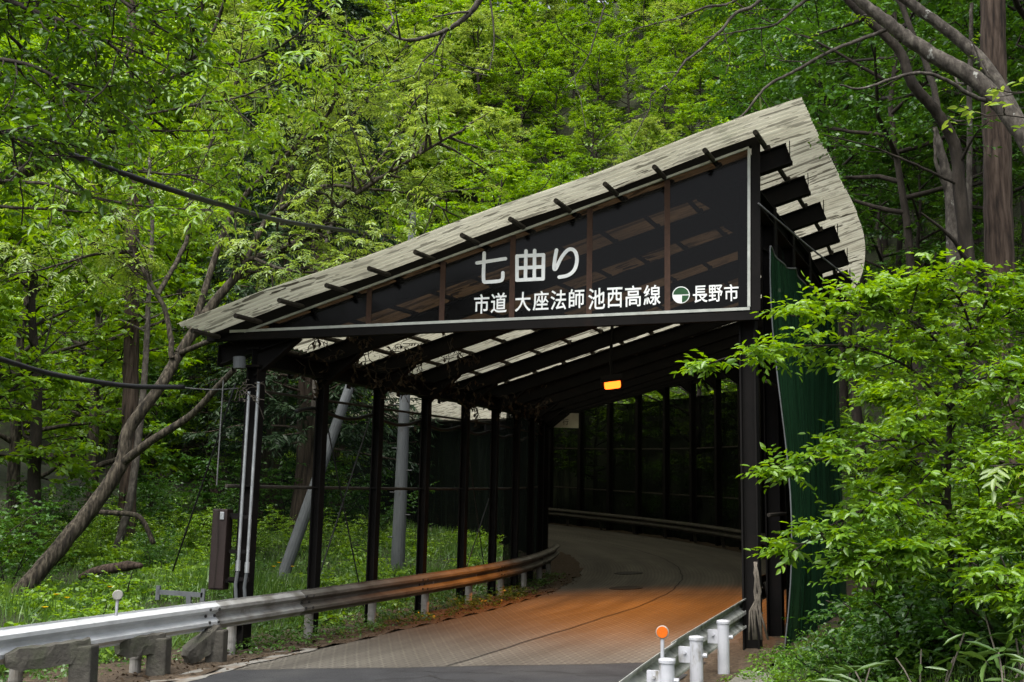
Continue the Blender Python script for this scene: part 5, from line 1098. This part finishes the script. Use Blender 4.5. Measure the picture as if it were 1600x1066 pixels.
# fallen leaves on the verge and the road's edge
rng = np.random.default_rng(506); x, y, z, s, n = scatter(2600, (-6, 14), (-.1, 1.15), rng); keep = rng.uniform(0, 1, 2600) < np.clip(1.25 - n, .05, 1); x, y, z = x[keep], y[keep], z[keep]; k = len(x); lv = LV()
d = nrm(rng.normal(0, 1, (k, 3)) * np.array([1, 1, .3])); nn_ = nrm(UP + rng.normal(0, .5, (k, 3))); nn_ = nrm(nn_ - d * (nn_ * d).sum(1, keepdims=True)); L = rng.uniform(.03, .08, k); lv.add(np.stack([x, y, z + .035], 1), d, nn_, L, L * .55); tag(lv.build('fallen_leaves', M['l_dry']), kind='stuff')
# a few yellow flowers
for i, (px, py, Y) in enumerate([(88, 930, 16), (105, 935, 16), (70, 950, 15), (436, 880, 20), (428, 886, 20), (457, 886, 20.5), (172, 918, 17)]):
    q = at(px, py, Y); t = empty('yellow_flower', (q.x, q.y, gz(q.x, q.y))); tag(t, 'small yellow flower head in the left grass', 'flower', 'yellow flowers in the left grass')
    MB().tube([V(q.x, q.y, gz(q.x, q.y) - .05), q], .005, 5).build('stem', M['l_grass'], t); lv = LV(); a = np.linspace(0, 6.28, 9)[:-1]; d = np.stack([np.cos(a), np.sin(a), np.full(8, .5)], 1); d = nrm(d); n_0 = nrm(UP - d * (d @ UP)[:, None]); lv.add(np.tile(np.array(q), (8, 1)), d, n_0, np.full(8, .05), np.full(8, .04)); lv.build('bloom', M['petal'], t)
# fallen log, dry vines
lg = MB(); lg.tube(resample(A((125, 903, 22), (150, 893, 21.8), (178, 888, 21.6), (204, 884, 21.4), (222, 884, 21.2)), 4), [.05, .07, .08, .09, .085, .09, .1, .095, .1, .09, .095, .1, .085, .07, .06, .05, .03], 9); o = lg.build('fallen_log', M['bark_red'], smooth=True); tag(o, 'reddish-brown fallen log lying behind the leaning trunk', 'log')
lg = MB(); lg.tube(resample(A((150, 800, 23), (200, 803, 23), (222, 812, 23), (240, 850, 23)), 4), [.05] * 13, 8); o = lg.build('fallen_branch', M['bark'], smooth=True); tag(o, 'bare crooked branch arched above the fallen log', 'branch')
rnd = random.Random(77)
def vine(label, starts, L, r_, mat, sag, seed, leaf=0):
    rnd = random.Random(seed); rng = np.random.default_rng(seed); t = empty('dry_vine', starts[0]); tag(t, label, 'vine'); mb = MB(); T = []
    for p in starts:
        pts, ds, _ = limb(mb, rnd, p, V(rnd.gauss(0, 1), rnd.gauss(0, .5), rnd.gauss(0, .4)), L * rnd.uniform(.5, 1.3), r_, 9, .5, -sag, 4, .6, .004); T += pts[2:]
    mb.build('stem', mat, t)['kind'] = 'stuff'
    if leaf:
        k = len(T); lv = LV(); d = nrm(rng.normal(0, .5, (k, 3)) - UP); n_0 = rng.normal(0, 1, (k, 3)); n_0 = nrm(n_0 - d * (n_0 * d).sum(1, keepdims=True)); lv.add(np.array([list(q) for q in T]), d, n_0, rng.uniform(.05, .12, k), rng.uniform(.03, .06, k)); lv.build('dead_leaf', M['l_dry'], t)['kind'] = 'stuff'
vine('tangle of dry vine with dead leaves under the front left rafters', [P(.9 + rnd.uniform(-.6, 2.2), rnd.uniform(0, 1.0), 4.0 + rnd.uniform(0, .25)) for _ in range(26)], .8, .007, M['twig'], .10, 601, 1)
vine('dry vine wound along the second and third rafters', [P(2.6 + rnd.uniform(-.6, 1.6), rnd.uniform(.5, 2.0), 4.25 + rnd.uniform(0, .25)) for _ in range(16)], .9, .007, M['twig'], .06, 602, 1)
vine('dry vine hanging from the eave beam farther in', [P(rnd.uniform(5, 13), rnd.uniform(-.1, .5), 3.9 + rnd.uniform(-.1, .3)) for _ in range(34)], .7, .007, M['twig'], .12, 603, 1)
vine('dry twigs caught on the clamps of the left front post', [at(385 + rnd.uniform(-12, 20), 605 + rnd.uniform(-15, 25), 15.55) for _ in range(14)], .35, .005, M['twig_pale'], .04, 604)
t = empty('climbing_vine', at(1186, 990, 13.6)); tag(t, 'pale dead climbing vine stems at the foot of the right gallery post', 'vine'); mb = MB()
for k in range(7):
    x0 = 1170 + k * 4.5; mb.tube([at(x0 + rnd.uniform(-4, 4), 1000, 13.35), at(1172 + k * 3 + rnd.uniform(-5, 5), 955, 13.4), at(1181 + rnd.uniform(-4, 8), 925, 13.4), at(1181 + rnd.uniform(-3, 4), 895, 13.4), at(1180 + rnd.uniform(-2, 3), 878, 13.4)], [.014, .012, .011, .010, .007], 6)
mb.build('stem', M['twig_pale'], t, smooth=True)['kind'] = 'stuff'
